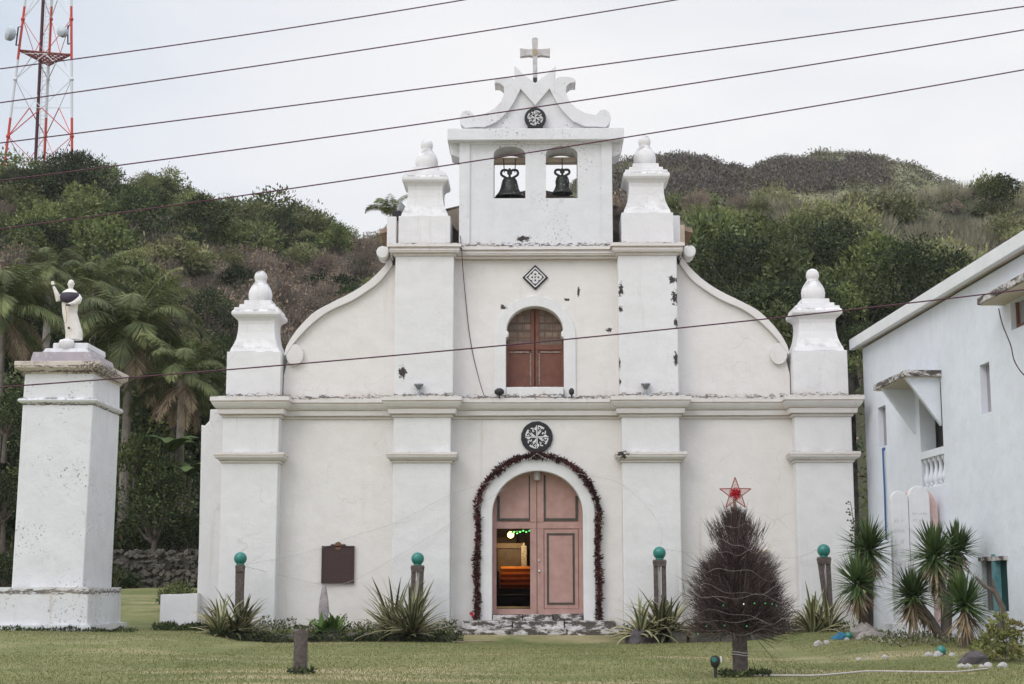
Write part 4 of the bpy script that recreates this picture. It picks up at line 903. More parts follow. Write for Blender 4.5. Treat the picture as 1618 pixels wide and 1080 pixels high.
# ---- palms
def frond_mesh(name, F, Lf, e0, droop, nl=46, ll=.62):
    Q = []; p = Vector((0, 0, 0)); ang = e0; K = 26
    for i in range(K + 1):
        Q.append((p.copy(), ang)); d = Vector((math.cos(ang), 0, math.sin(ang))); p = p + d * (Lf / K); ang -= droop / K * (.5 + 1.0 * i / K)
    P, D, S, Ln, Wd = [], [], [], [], []
    for i in range(nl):
        f = .14 + .86 * i / (nl - 1); k = f * K; j = min(int(k), K - 1); a = Q[j][0].lerp(Q[j + 1][0], k - j); an = Q[j][1]
        T = Vector((math.cos(an), 0, math.sin(an)))
        for s in (-1, 1):
            d = Vector((0, s, 0)) * .85 + T * (.55 + .5 * f) + Vector((0, 0, -.55 - .3 * random.random())) + Vector((random.gauss(0, .13), random.gauss(0, .13), random.gauss(0, .18)))
            P.append(a); D.append(d); S.append(T.cross(Vector((0, s, .2)))); Ln.append(1.15 * ll * (math.sin(math.pi * (.12 + .83 * f)) ** .75 + .10) * random.uniform(.85, 1.1)); Wd.append(.030 + .012 * random.random())
    for i in range(K): P.append(Q[i][0]); D.append(Q[i + 1][0] - Q[i][0]); S.append(Vector((0, 1, .3))); Ln.append(Lf / K * 1.6); Wd.append(.05)
    V = leaf_arr(np.array([tuple(x) for x in P]), np.array([tuple(x) for x in D]), np.array(Ln), np.array(Wd), np.array([tuple(x) for x in S]))
    return np_mesh(name, V, F)
FR = [frond_mesh('frond', F_palm, 2.7, R(e), R(dr), 96) for e, dr in ((80, 85), (64, 115), (48, 130), (30, 115), (8, 80), (72, 140))]
FD = [frond_mesh('dead_frond', F_deadp, 2.1, R(e), R(dr), 40, .5) for e, dr in ((-35, 40), (-55, 30), (-10, 80))]
def palm(px, py, Dp, rpx, label, nf=15, nd=4, group='coconut palms on the slope', lean=0.0, ground=None, up=False):
    s = rpx * Dp / 2427 / 1.95; c = U(px, py, Dp - 37.3); zg = ground if ground is not None else hill_z(c.x / Dp, Dp)
    b = Vector((c.x - lean, c.y, zg - .3)); t_ = thing('palm_tree', b, label, 'palm tree', group)
    mb = MB(); K = 10; pts = []
    for i in range(K + 1):
        f = i / K; pts.append((b.x + lean * f ** 1.6, b.y, b.z + (c.z - b.z) * f))
    mb.tube(pts, [.20 * (1 - .4 * i / K) + (.06 if i == 0 else 0) for i in range(K + 1)], 9); mb.build('trunk', F_pale, t_)
    for i in range(nf):
        k = (0 if i < 3 else (1 if i % 3 == 0 else (5 if i % 3 == 1 else 2))) if up else (0, 1, 5, 2, 3, 4)[i % 6]
        o = link('frond', FR[k], t_); o.location = c - b; o.rotation_euler = (random.uniform(-.15, .15), random.uniform(-.12, .12), i * 2.399 + random.uniform(-.25, .25)); q_ = s * random.uniform(.85, 1.1); o.scale = (q_, q_, q_)
    for i in range(nd):
        o = link('dead_frond', FD[i % 3], t_); o.location = c - b - Vector((0, 0, .15)); o.rotation_euler = (0, 0, random.uniform(0, 6.28)); o.scale = (s, s, s)
palm(205, 535, 54, 108, 'tall coconut palm with drooping fronds right of the statue pillar', 26, 6)
palm(150, 455, 62, 66, 'palm crown half hidden behind the top of the statue', 14, 4)
palm(5, 490, 53, 92, 'palm with long fronds entering from the left picture edge', 24, 7)
palm(78, 432, 66, 58, 'palm rising above the statue between two other palms', 13, 3)
palm(288, 600, 52.5, 74, 'low ragged palm with yellowing fronds beside the church corner', 18, 8, ground=.8)
palm(617, 342, 58, 40, 'palm crown showing behind the belfry pinnacle against the sky', 11, 1, up=True)
# banana plants
F_ban = foliage('banana_leaf', (.075, .12, .04), (.13, .18, .065), (.06, .09, .035), inst=.15)
for (px, py, s, lb) in ((272, 690, 1.0, 'broad-leaved banana plant between the palm and the church corner'), (300, 728, .9, 'lower banana plant hugging the church corner')):
    YB = 14.3; c = U(px, py, YB); b = Vector((c.x, YB, .6)); t_ = thing('banana_plant', b, lb, 'plant'); mb = MB(); mb.tube([b, (c.x, YB, c.z - .5)], [.09, .06], 8); mb.build('stem', F_trunk, t_)
    for i in range(7):
        a = i * 2.4; mb = MB(); ls = []; rs = []; K = 8; L_ = s * random.uniform(1.1, 1.6); el = R(random.uniform(50, 80)); q_ = Vector((c.x, YB, c.z - .5)); row = []
        for k in range(K + 1):
            f = k / K; wd = .26 * s * math.sin(math.pi * min(.08 + f * .9, 1)) ** .7; sd = Vector((-math.sin(a), math.cos(a), 0)) * wd; row += [q_ - sd + Vector((0, 0, -.3 * wd)), q_, q_ + sd + Vector((0, 0, -.3 * wd))]
            q_ = q_ + Vector((math.cos(a) * math.cos(el), math.sin(a) * math.cos(el), math.sin(el))) * L_ / K; el -= R(14)
        fs = []
        for k in range(K): fs += [(3 * k, 3 * k + 1, 3 * k + 4, 3 * k + 3), (3 * k + 1, 3 * k + 2, 3 * k + 5, 3 * k + 4)]
        mb.add(row, fs, 0, True); mb.build('leaf', F_ban, t_)
# stone wall at the back of the side lawn
mb = MB(); xw0, xw1 = Ux(120, 900, 12.2), Ux(335, 900, 12.2)
mb.box(xw0, xw1, 12.25, 12.9, .5, Uz(874, 12.2))
for i in range(520):
    x = random.uniform(xw0, xw1); z = random.uniform(.7, Uz(870, 12.2)); a = random.uniform(.06, .17); h = random.uniform(.05, .12); y0 = 12.2 + random.uniform(-.12, .03)
    mb.sections([[(x + a * random.uniform(.6, 1.1) * math.cos(q_ * 1.047), y, z + h * random.uniform(.7, 1.1) * math.sin(q_ * 1.047)) for q_ in range(6)] for y in (12.4, y0 + .04)] + [[(x + a * .6 * math.cos(q_ * 1.047), y0, z + h * .6 * math.sin(q_ * 1.047)) for q_ in range(6)]])
o = (single(mb, 'stone_wall', M_mouldstone, ((xw0 + xw1) / 2, 12.4, .7), 'dark rough stone wall at the back of the side lawn', 'wall'))
c = U(288, 908, 5.5); put(shrubs_green[0], 'garden_shrub', (c.x, 5.5, lawn_z(c.x, 5.5)), .62, 'round bright green shrub at the left corner of the church', 'shrub', None, .75)
c = U(230, 905, 11.2); put(shrubs_dark[1], 'garden_shrub', (c.x - 1, 11.2, lawn_z(c.x, 11.2) - .1), .9, 'dark shrub in front of the rough stone wall beside the pillar', 'shrub', None, .8)

# ---- rosette plants
def blade(mb, b, az, el, Ln, W, droop, K=6, edge=True, twist=0):
    q_ = Vector(b); rows = []
    sd = Vector((-math.sin(az), math.cos(az), 0))
    for k in range(K + 1):
        f = k / K; wd = W * .5 * (min(1, .55 + 2.2 * f) * (1 - f ** 2.2) + .02); u_ = Vector((math.cos(az) * math.cos(el), math.sin(az) * math.cos(el), math.sin(el))); nn = sd.cross(u_)
        rows += [q_ - sd * wd - nn * wd * -.35, q_ - sd * wd * .55, q_ + sd * wd * .55, q_ + sd * wd - nn * wd * -.35]
        q_ = q_ + u_ * Ln / K; el -= droop / K * (.4 + 1.2 * f)
    fs = []; 
    for k in range(K):
        for j in range(3): fs.append((4 * k + j, 4 * k + j + 1, 4 * k + j + 5, 4 * k + j + 4))
    n0 = len(mb.f); mb.add(rows, fs, 0, True)
    if edge:
        for i in range(n0, len(mb.f)): mb.m[i] = 0 if (i - n0) % 3 == 1 else 1
F_ag = foliage('agave_green', (.075, .10, .05), (.13, .155, .08), (.06, .08, .04), trans=.08, rough=.5)
F_age = foliage('agave_edge', (.33, .30, .16), (.46, .42, .26), (.24, .23, .12), trans=.08, rough=.55)
F_yu = foliage('yucca_green', (.055, .095, .035), (.12, .17, .06), (.045, .075, .03), trans=.1, rough=.5)
F_yd = foliage('yucca_dead', (.26, .19, .12), (.38, .30, .20), (.17, .12, .085), trans=.05)
def agave(px, py, Y, r, label, n=48, upright=.3, L0=.75):
    c = U(px, py, Y); z = -.12; t_ = thing('agave_plant', (c.x, Y, z), label, 'plant', None); n = int(n * 2.4); r *= 1.1
    for h in range(3):
        mb = MB()
        ox, oy = (random.uniform(-.5, .5) * r, random.uniform(-.3, .3) * r) if h else (0, 0)
        for i in range(n // 3):
            e = R(random.uniform(8, 85)); blade(mb, (c.x + ox + random.uniform(-.05, .05), Y + oy + random.uniform(-.05, .05), z + .02), random.uniform(0, 6.28), e, r * random.uniform(.75, 1.25) * (1.15 if e > 1.1 else 1), .105 * random.uniform(.8, 1.2), R(random.uniform(35, 130)) * (1 - upright))
        mb.build('leaf_rosette', [F_ag, F_age], t_)
        mb = MB()
        for i in range(9): blade(mb, (c.x + ox, Y + oy, z + .04), random.uniform(0, 6.28), R(random.uniform(0, 30)), r * random.uniform(.45, .8), .07, R(random.uniform(20, 70)), 5, False)
        mb.build('dead_leaves', F_yd, t_)
agave(368, 995, -1.25, .82, 'variegated yellow-edged agave clump under the lamp at the left corner pilaster', 50, .35)
agave(652, 1000, -1.3, 1.0, 'large spiky agave clump under the lamp left of the door', 60, .5)
agave(1044, 1000, -1.2, .88, 'arching yellow-edged agave under the lamp right of the door', 54, .1)
agave(1308, 990, -1.4, .86, 'dark green agave clump under the lamp at the right corner pilaster', 48, .3)
# broad green leaves below the plaque
c = U(520, 990, -.9); t_ = thing('leafy_plant', (c.x, -.9, -.1), 'bright green broad-leaved plant below the dark plaque', 'plant'); mb = MB()
for i in range(46):
    a = random.uniform(0, 6.28); e = R(random.uniform(15, 85)); blade(mb, (c.x + random.uniform(-.2, .2), -.9 + random.uniform(-.15, .15), -.05), a, e, random.uniform(.35, .62), .17, R(40), 5, False)
mb.build('leaves', foliage('fresh_leaf', (.075, .14, .03), (.14, .22, .055), (.05, .10, .025), inst=.1), t_)
# yuccas beside the annex
def yhead(t_, c, r, n=110, tilt=(0, 0)):
    n = 210; r *= 1.08; a0 = random.uniform(0, 6.28)
    mb = MB(); c = Vector(c)
    for i in range(n):
        az = random.uniform(0, 6.28); e = R(random.uniform(-35, 88)) + .30 * math.cos(az - a0) ; blade(mb, c + Vector((random.uniform(-.03, .03), random.uniform(-.03, .03), random.uniform(-.06, .06))), az, e, r * random.uniform(.75, 1.15), .056, R(random.uniform(0, 25)), 3, False)
    mb.build('leaf_head', F_yu, t_)
    mb = MB()
    for i in range(n // 2):
        e = R(random.uniform(-85, -25)); blade(mb, c + Vector((0, 0, random.uniform(-.28, -.02))), random.uniform(0, 6.28), e, r * random.uniform(.6, 1.05), .045, R(random.uniform(0, 20)), 3, False)
    mb.build('dead_skirt', F_yd, t_)
def yucca(heads, base, Y, label):
    b = U(base[0], base[1], Y); zb = lawn_z(b.x, Y); b = Vector((b.x, Y, zb)); t_ = thing('yucca_plant', b, label, 'plant', None)
    for (px, py, rp, via, dy) in heads:
        c = U(px, py, Y + dy); r = rp * (Y + 37.3) / 2427; v = U(via[0], via[1], Y + dy * .5)
        mb = MB(); mb.tube(spline([b - Vector((0, 0, .1)), v, c], 5), [.10 - .004 * i for i in range(11)], 8); mb.build('trunk', F_trunk, t_); yhead(t_, c, r, 120)
        mb = MB()
        for i in range(110):
            f = random.random(); p = b.lerp(v, f) if f < .5 else v.lerp(c, f); p = v.lerp(c, random.random()); blade(mb, p, random.uniform(0, 6.28), R(random.uniform(-88, -55)), r * random.uniform(.4, .8), .03, R(10), 2, False)
        mb.build('dead_leaves', F_yd, t_)
yucca([(1372, 868, 50, (1374, 930), .2), (1354, 922, 46, (1362, 965), -.3)], (1372, 1003), -5.6, 'two-headed yucca left of the white tablets with brown dead leaves below')
yucca([(1476, 878, 52, (1492, 950), .0), (1512, 868, 40, (1500, 945), .3), (1442, 942, 44, (1470, 978), -.2)], (1494, 1018), -8.0, 'three-headed yucca with pinkish trunk in front of the white tablets')
yucca([(1524, 955, 52, (1526, 985), 0)], (1528, 1030), -9.6, 'low single-headed yucca below the annex window')
# flower stalk
c0, c1 = U(1352, 880, -5.2), U(1344, 792, -5.2); mb = MB(); mb.tube([c0, c0.lerp(c1, .5) + Vector((.03, 0, 0)), c1], [.012, .01, .006], 6)
for i in range(26):
    p = c0.lerp(c1, random.uniform(.15, 1)); d = Vector((random.uniform(-.12, .12), random.uniform(-.1, .1), .03)); mb.bar(p, p + d, .005); mb.ball(p + d, .022, 6, 4)
single(mb, 'flower_stalk', simple('seed_stalk', (.13, .12, .07), .8), c0, 'thin stalk of seed pods rising above the two-headed yucca', 'stalk')
# dead branch and bush at the right edge
Yr = -11.2
b = U(1580, 1010, Yr); mb = MB(); mb.tube([b, U(1584, 960, Yr), U(1572, 935, Yr), U(1555, 925, Yr), U(1541, 911, Yr)], [.07, .06, .045, .035, .02], 7); mb.tube([U(1576, 940, Yr), U(1570, 925, Yr), U(1568, 914, Yr)], [.035, .025, .012], 6)
single(mb, 'dead_branch', F_trunk, b, 'bare forked grey branch across the barred annex window', 'branch')
c = U(1578, 1000, Yr - .2); t_ = thing('garden_shrub', (c.x, Yr - .2, lawn_z(c.x, Yr) - .05), 'yellow-green and rusty shrub at the foot of the annex wall', 'shrub')
V = np.concatenate([cloud([(.0, 0, .35, .28), (-.18, .1, .25, .22), (.2, 0, .3, .25), (.05, 0, .62, .2), (.28, 0, .55, .15)], 700, (.06, .14), (.04, .08)), stems(14, .9, .5, .02)])
link('leaves', np_mesh('leaves', V, [foliage('lime_leaf', (.16, .19, .06), (.26, .27, .10), (.20, .12, .06), inst=.1), F_twig], np.concatenate([np.zeros(700), np.ones(14)])), t_)
# ---- grass blades on the lawn, ground cover along the front beds
n = 130000; Y_ = -36.5 + 36 * rng.random(n) ** .8 * .98; Y_ = rng.uniform(-20, .2, n); X_ = rng.uniform(-1, 1, n) * (37.3 + Y_) * .37
k = ~((np.abs(X_) < 7.9) & (Y_ > -.7)); X_, Y_ = X_[k], Y_[k]; n = len(X_)
Z_ = np.array([lawn_z(a, b) for a, b in zip(X_, Y_)]); P = np.stack([X_, Y_, Z_ - .005], 1)
F_gr = foliage('grass_blades', (.145, .16, .052), (.235, .235, .095), (.26, .235, .115), trans=.15, inst=0)
o = link('grass', np_mesh('grass', leaf_arr(P, rng.normal(size=(n, 3)) * .5 + np.array([0, 0, 1]), rng.uniform(.015, .05, n), rng.uniform(.008, .016, n)), F_gr)); tag(o, kind='stuff', label='short green and straw grass of the lawn', cat='grass')
def patch(x0, x1, y0, y1, dens, h, sel):
    n = int(abs(x1 - x0) * (y1 - y0) * dens); X = rng.uniform(x0, x1, n); Y = rng.uniform(y0, y1, n); Z = np.array([lawn_z(a, b) for a, b in zip(X, Y)]) + rng.random(n) * h * (.6 + .4 * np.sin(X * 3.1) * np.sin(X * 7.3 + 1))
    return np.stack([X, Y, Z], 1), np.full(n, sel)
pp = [patch(Ux(243, 990, -.4), Ux(330, 990, -.4), -.75, .5, 1300, .20, 0), patch(Ux(330, 1000, -1.6), Ux(730, 1000, -1.6), -1.75, -1.25, 1500, .30, 0), patch(Ux(330, 990, -.6), Ux(720, 990, -.6), -1.3, -.1, 500, .38, 1), patch(Ux(985, 990, -.6), Ux(1340, 990, -.6), -1.5, -.1, 420, .3, 1),
      patch(Ux(0, 997, -1.7), Ux(215, 997, -1.7), -1.95, -1.55, 700, .10, 0), patch(Ux(1340, 1000, -6), Ux(1520, 1000, -8), -9.5, -5.5, 160, .18, 2), patch(Ux(455, 1060, -14.9), Ux(495, 1060, -14.9), -15.1, -14.6, 900, .06, 0), patch(Ux(1140, 1060, -14.9), Ux(1215, 1060, -14.9), -15.2, -14.5, 900, .07, 0)]
P = np.concatenate([a for a, _ in pp]); S = np.concatenate([b for _, b in pp]); n = len(P)
o = link('ground_cover', np_mesh('ground_cover', leaf_arr(P, rng.normal(size=(n, 3)) + np.array([0, 0, .9]), rng.uniform(.04, .11, n), rng.uniform(.02, .045, n)), [F_dark, F_green, F_dry], np.where(S == 2, np.where(rng.random(n) < .5, 2, 1), np.where(rng.random(n) < (.78 - .3 * S), 0, 1)))); tag(o, kind='stuff', label='dark low ground cover along the beds before the church', cat='ground cover')
# ================================================================ BELLS AND FITTINGS
M_bell = simple('dark_bronze', (.022, .026, .024), .45, .5, 22, metal=.4, c2=(.05, .055, .05), bmp=.2)
M_fleck = simple('paint_flecks', (.5, .5, .48), .8)
M_iron = simple('iron', (.03, .028, .03), .6, .4, 12)
M_grey = simple('grey_wood', (.155, .125, .115), .92, .5, 14, bmp=.7, c2=(.065, .05, .047))
M_ball = simple('teal_glass', (.018, .17, .145), .30, .35, 5, c2=(.04, .24, .21), bmp=.02)
M_cable = simple('cable_rubber', (.085, .024, .045), .7)
M_cord = simple('white_cord', (.55, .50, .48), .8)
def bell(px, pt, ps, pm, wm, ws, tilt, label):
    Y = .8; top, sh, mo = U(px, pt, Y), U(px, ps, Y), U(px, pm, Y); k = 38.1 / 2427; rm, rs = wm * k, ws * k; H = sh.z - mo.z
    t_ = thing('bell', (mo.x, Y, mo.z), label, 'bell', 'bells in the twin openings'); cx, cy, z0 = mo.x, Y, mo.z
    prof = [(0, rm * 1.0), (.04, rm * .99), (.12, rm * .90), (.25, rm * .76), (.45, rm * .63), (.68, rs * 1.12), (.86, rs * 1.0), (.95, rs * .86), (1.0, rs * .62), (1.015, .001)]
    mb = MB(); mb.sections([[(cx + r * math.cos(6.2832 * i / 28), cy + r * math.sin(6.2832 * i / 28), z0 + f * H) for i in range(28)] for f, r in prof], 0, True, False)
    inn = [(0, rm * .93), (.3, rm * .62), (.7, rs * .95), (.93, .001)]
    mb.sections([[(cx + r * math.cos(6.2832 * i / 28), cy + r * math.sin(6.2832 * i / 28), z0 + f * H) for i in range(28)][::-1] for f, r in inn], 0, True, False)
    mb.sections([[(cx + r * math.cos(6.2832 * i / 28), cy + r * math.sin(6.2832 * i / 28), z0 + f * H) for i in range(28)] for f, r in ((0, rm * .93), (0, rm))], 0, False, False)
    for q_ in range(22):
        a = random.uniform(math.pi, 2 * math.pi); f = random.uniform(.04, .8); r = float(np.interp(f, [p[0] for p in prof], [p[1] for p in prof])); p = Vector((cx + r * math.cos(a), cy + r * math.sin(a), z0 + f * H)); e = random.uniform(.004, .010)
        mb.box(p.x - e, p.x + e, p.y - .004, p.y + .004, p.z - e, p.z + e * random.uniform(.5, 2), 1)
    mb.build('body', [M_bell, M_fleck], t_)
    h = top.z - sh.z
    for s in (-1, 0, 1):
        mb = MB(); P = [(cx + s * .3 * rs, cy, sh.z - .01), (cx + s * 1.1 * rs, cy, sh.z + .35 * h), (cx + s * .98 * rs, cy, sh.z + .8 * h), (cx + s * .3 * rs, cy, sh.z + .8 * h), (cx + s * .15 * rs, cy, sh.z + .4 * h)] if s else [(cx, cy, sh.z - .02), (cx, cy, top.z)]
        mb.tube(spline(P, 5) if s else P, .032, 7); mb.build('crown_loop', M_bell, t_)
    for s in (-.55, .55) if ws > 11 else (0,):
        mb = MB(); mb.tube([(cx + s * rs * 1.3, cy, sh.z + .6 * h), (cx + s * rs * 1.5, cy + .1, Uz(252, 1.0))], .013, 5); mb.build('hanging_wire', M_iron, t_)
    mb = MB(); mb.tube([(cx, cy, z0 + .7 * H), (cx, cy, z0 + .05)], .015, 6); mb.ball((cx, cy, z0 + .04), .045, 8, 6); mb.build('clapper', M_iron, t_)
    return t_
bell(805.2, 266, 281, 312, 23.8, 12.0, 0, 'larger dark bronze bell hanging in the left belfry opening')
bell(888.6, 266, 277.5, 306, 17.2, 10.2, 0, 'smaller dark bronze bell hanging in the right belfry opening')
# spot lamps on the main cornice
M_zinc = simple('zinc', (.33, .35, .37), .5, .3, 10, metal=.5)
for x, lb in ((661.5, 'small grey cup-shaped spotlight on the cornice left of the upper window'), (1020.5, 'small grey cup-shaped spotlight on the cornice right of the upper window')):
    c = U(x, 626, -.12); t_ = thing('spotlight', (c.x, c.y, zct), lb, 'spotlight', 'spotlights on the main cornice')
    mb = MB(); mb.lathe(c.x, c.y, [(zct - .01, .07), (zct + .05, .06), (zct + .06, .03), (zct + .17, .03)], 12); mb.build('stem', M_zinc, t_)
    mb = MB(); mb.lathe(c.x, c.y, [(zct + .16, .035), (zct + .2, .06), (zct + .27, .115), (zct + .30, .12), (zct + .29, .10), (zct + .24, .05)], 16); mb.build('lamp_cup', M_zinc, t_)
for x, lb, s in ((789, 'dark floodlight on the window ledge at the left foot of the upper window arch', 1.0), (903, 'tiny dark floodlight at the right foot of the upper window arch', .55)):
    c = U(x, 615, .2); t_ = thing('floodlight', (c.x, .2, zct), lb, 'floodlight')
    mb = MB(); mb.tube([(c.x, .2, zct - .01), (c.x, .2, zct + .08)], .02); mb.build('stem', M_iron, t_)
    mb = MB(); mb.lathe(c.x, .2, [(zct + .06, .05 * s), (zct + .1, .12 * s), (zct + .18, .12 * s), (zct + .23, .05 * s)], 14); mb.build('lamp_head', M_iron, t_)
# horn loudspeaker behind the pinnacle
c = U(637, 329, 1.2); t_ = thing('horn_loudspeaker', (c.x, 1.2, zut), 'grey horn loudspeaker on a dark box beside the left belfry pinnacle', 'loudspeaker')
d = Vector((.75, -.2, .55)).normalized(); p0 = U(626, 337, 1.2); mb = MB(); o1 = d.orthogonal().normalized(); o2 = d.cross(o1)
mb.sections([[tuple(p0 + d * a + (o1 * math.cos(t) + o2 * math.sin(t)) * r) for t in [i * math.pi / 10 for i in range(20)]] for a, r in ((0, .05), (.12, .07), (.2, .12), (.27, .21), (.26, .2), (.1, .05))], 0, True); mb.build('horn', simple('horn_grey', (.42, .43, .46), .5), t_)
mb = MB(); a, b = U(620, 347, 1.2), U(634, 333, 1.2); mb.box(a.x, b.x, 1.1, 1.35, a.z, b.z); bevel(mb.build('speaker_box', M_black, t_), .02)
mb = MB(); mb.tube([(a.x + .1, 1.25, zut - .05), (a.x + .1, 1.25, a.z + .02)], .03); mb.build('bracket', M_rust, t_)
# cable hanging down the front, cables high over the yard
P = [U(x, y, Y) for x, y, Y in ((727, 372, .3), (729, 388, -.02), (731, 420, .30), (735, 465, .46), (742, 530, .47), (752, 580, .46), (764, 622, .2), (771, 626, -.1))]
single(MB().tube(spline(P, 6), .010, 5), 'cable', M_cable, P[0], 'loose black cable hanging down the upper wall left of the arched window', 'cable')
P = [U(x, y, Y) for x, y, Y in ((1578, 487, -10.2), (1584, 512, -10.25), (1597, 545, -10.4), (1603, 570, -10.5), (1618, 592, -10.7), (1640, 605, -11))]
single(MB().tube(spline(P, 6), .011, 5), 'cable', M_cable, P[0], 'drooping cable under the canopy at the far right of the annex wall', 'cable')
WIRES = [([(0, 108.5), (365, 58), (730, 0)], -14, 'topmost power line, leaving the picture above the belfry cross'), ([(0, 162), (400, 104.7), (1065, 0)], -14, 'second power line from the top'), ([(0, 225.5), (600, 149), (1100, 81), (1618, 10)], -14, 'third power line from the top, crossing the foot of the cross'),
         ([(130, 268), (400, 233), (600, 205), (1100, 130), (1618, 47)], -14.4, 'fourth power line, crossing the scroll pediment'), ([(25, 358), (400, 305.5), (600, 278), (1100, 198), (1618, 110)], -14.2, 'fifth power line, crossing the belfry openings'), ([(35, 609), (330, 586), (600, 562.8), (1118, 514), (1618, 457)], -13.2, 'lowest power line, crossing the upper window')]
for pts, Y, lb in WIRES:
    Q = [U(x, y, Y) for x, y in pts]; co = np.polyfit([q.x for q in Q], [q.z for q in Q], 2)
    xs = np.linspace(-16, 16, 49); mb = MB(); mb.tube([(x, Y, float(np.polyval(co, x))) for x in xs], .0105 if Y != -13.2 else .0115, 5)
    single(mb, 'power_line', M_cable, (0, Y, float(np.polyval(co, 0))), lb, 'power line', 'power lines over the yard')
# door garland
M_gar = foliage('garland_leaf', (.060, .018, .020), (.115, .036, .034), (.04, .02, .018), trans=.05, inst=0, rough=.7)
gl = [(dcx - 1.47, .36, zdoor + .05)]
rx_, zt_ = .5 * (Ux(946, 880, .36) - Ux(752.5, 880, .36)), Uz(719, .36)
gl = [(dcx - rx_, .36, zdoor + .02), (dcx - rx_ + .02, .36, zsp - .1)] + [(x, .36, z) for x, z in arc(dcx, zsp, rx_, zt_ - zsp, 180, 0, 24)] + [(dcx + rx_ - .02, .36, zsp - .1), (dcx + rx_, .36, zdoor + .02)]
G = np.array(gl); seg = np.linalg.norm(np.diff(G, axis=0), axis=1); cum = np.concatenate([[0], np.cumsum(seg)]); n = 5200; s_ = rng.random(n) * cum[-1]
Pg = np.stack([np.interp(s_, cum, G[:, i]) for i in range(3)], 1); wob = .045 + .024 * np.sin(s_ * 5.3) + .025 * np.sin(s_ * 13.1 + 1) + .02 * np.sin(s_ * 31)
off = sph(n); Pg += off * (wob * rng.random(n) ** .5)[:, None] * np.array([1, .7, 1]) + np.stack([.02 * np.sin(s_ * 3.7), 0 * s_, 0 * s_], 1)
t_ = thing('leaf_garland', (dcx, .36, zdoor), 'dark red-brown leaf garland round the door arch', 'garland')
link('leaves', np_mesh('leaves', leaf_arr(Pg - np.array(t_.location), off + rng.normal(size=(n, 3)) * .7, rng.uniform(.05, .12, n), rng.uniform(.025, .05, n)), [M_gar, F_brown], (rng.random(n) < .06) * 1), t_)
mb = MB(); mb.tube(gl, .03, 6); mb.build('rope', M_gar, t_)
c = U(745, 969, .3); mb = MB(); mb.ball(c, .05, 8, 6); mb.ball(c + Vector((.04, -.02, -.05)), .035, 8, 6); mb.build('red_bauble', simple('red_bauble', (.5, .02, .05), .4), t_)
# faint strings of lights from the door arch to both sides
def string(pts, label, n=22):
    P = spline([U(*p) for p in pts], 8); mb = MB(); mb.tube(P, .004, 4)
    for i in range(n): mb.ball(Vector(P[int((i + .5) / n * (len(P) - 1))]) + Vector((0, -.01, -.010)), .010, 5, 4)
    single(mb, 'string_lights', simple('pale_wire', (.58, .55, .55), .7), P[0], label, 'string lights', 'unlit strings of lights across the front')
string([(848, 716, .3), (790, 755, .0), (713, 781, -.06), (625, 825, -.06), (560, 846, .2), (500, 868, .35), (440, 882, .1), (380, 893, -.8)], 'pale unlit light string from the door arch over the top of the plaque')
string([(800, 770, .3), (713, 826, -.06), (622, 882, -.06), (557, 917, .2), (510, 923, .4), (430, 905, .1), (380, 893, -.8)], 'pale unlit light string from the door arch over the foot of the plaque')
string([(848, 716, .3), (905, 745, .1), (985, 766, -.06), (1042, 828, -.3), (1042, 868, -.8)], 'pale unlit light string from the door arch to the lamp right of the door')
string([(1042, 866, -.8), (1110, 875, -.1), (1200, 878, .1), (1260, 880, -.1), (1300, 862, -.85)], 'pale unlit light string between the two lamps on the right')
# plaque
x0, x1, z0, z1 = Ux(508, 890, .44), Ux(559.5, 890, .44), Uz(921.5, .44), Uz(862, .44); xm_ = (x0 + x1) / 2
M_brz = simple('bronze_plaque', (.040, .020, .022), .55, .5, 26, c2=(.062, .028, .026), bmp=.5)
t_ = thing('plaque', (xm_, .44, z0), 'dark bronze plaque with a small crest on the left wall bay', 'plaque')
mb = MB(); mb.box(x0, x1, .44, .52, z0, z1); bevel(mb.build('tablet', M_brz, t_), .01)
mb = MB()
for a in ((x0, x0 + .03, z0, z1), (x1 - .03, x1, z0, z1), (x0 + .03, x1 - .03, z0, z0 + .03), (x0 + .03, x1 - .03, z1 - .03, z1)): mb.box(a[0], a[1], .425, .45, a[2], a[3])
mb.build('rim', M_brz, t_)
mb = MB()
for dx_, r in ((-.14, .055), (-.06, .06), (.06, .06), (.14, .055)): mb.lathe(0, 0, [], 3) if False else mb.prism([(xm_ + dx_ + r * math.cos(a), z1 - .01 + r * math.sin(a)) for a in [i * .449 for i in range(14)]], .445 - .001 * abs(dx_ * 10) - .002 * (dx_ > 0), .50)
mb.build('scroll_top', M_brz, t_)
mb = MB(); mb.prism([(xm_ + .085 * math.cos(a), z1 + .0 + .10 * math.sin(a)) for a in [i * .3927 for i in range(16)]], .425, .5); mb.build('crest', simple('copper_crest', (.22, .10, .05), .4, .4, 20), t_)
mb = MB()
M_relief = simple('worn_relief', (.085, .042, .040), .5)
for r in range(11):
    z = z1 - .17 - r * .06; x = x0 + .08
    while x < x1 - .1:
        w_ = random.uniform(.02, .07); mb.box(x, min(x + w_, x1 - .07), .434, .445, z, z + .022); x += w_ + .016
    mb.build('raised_line', M_relief, t_); mb = MB()
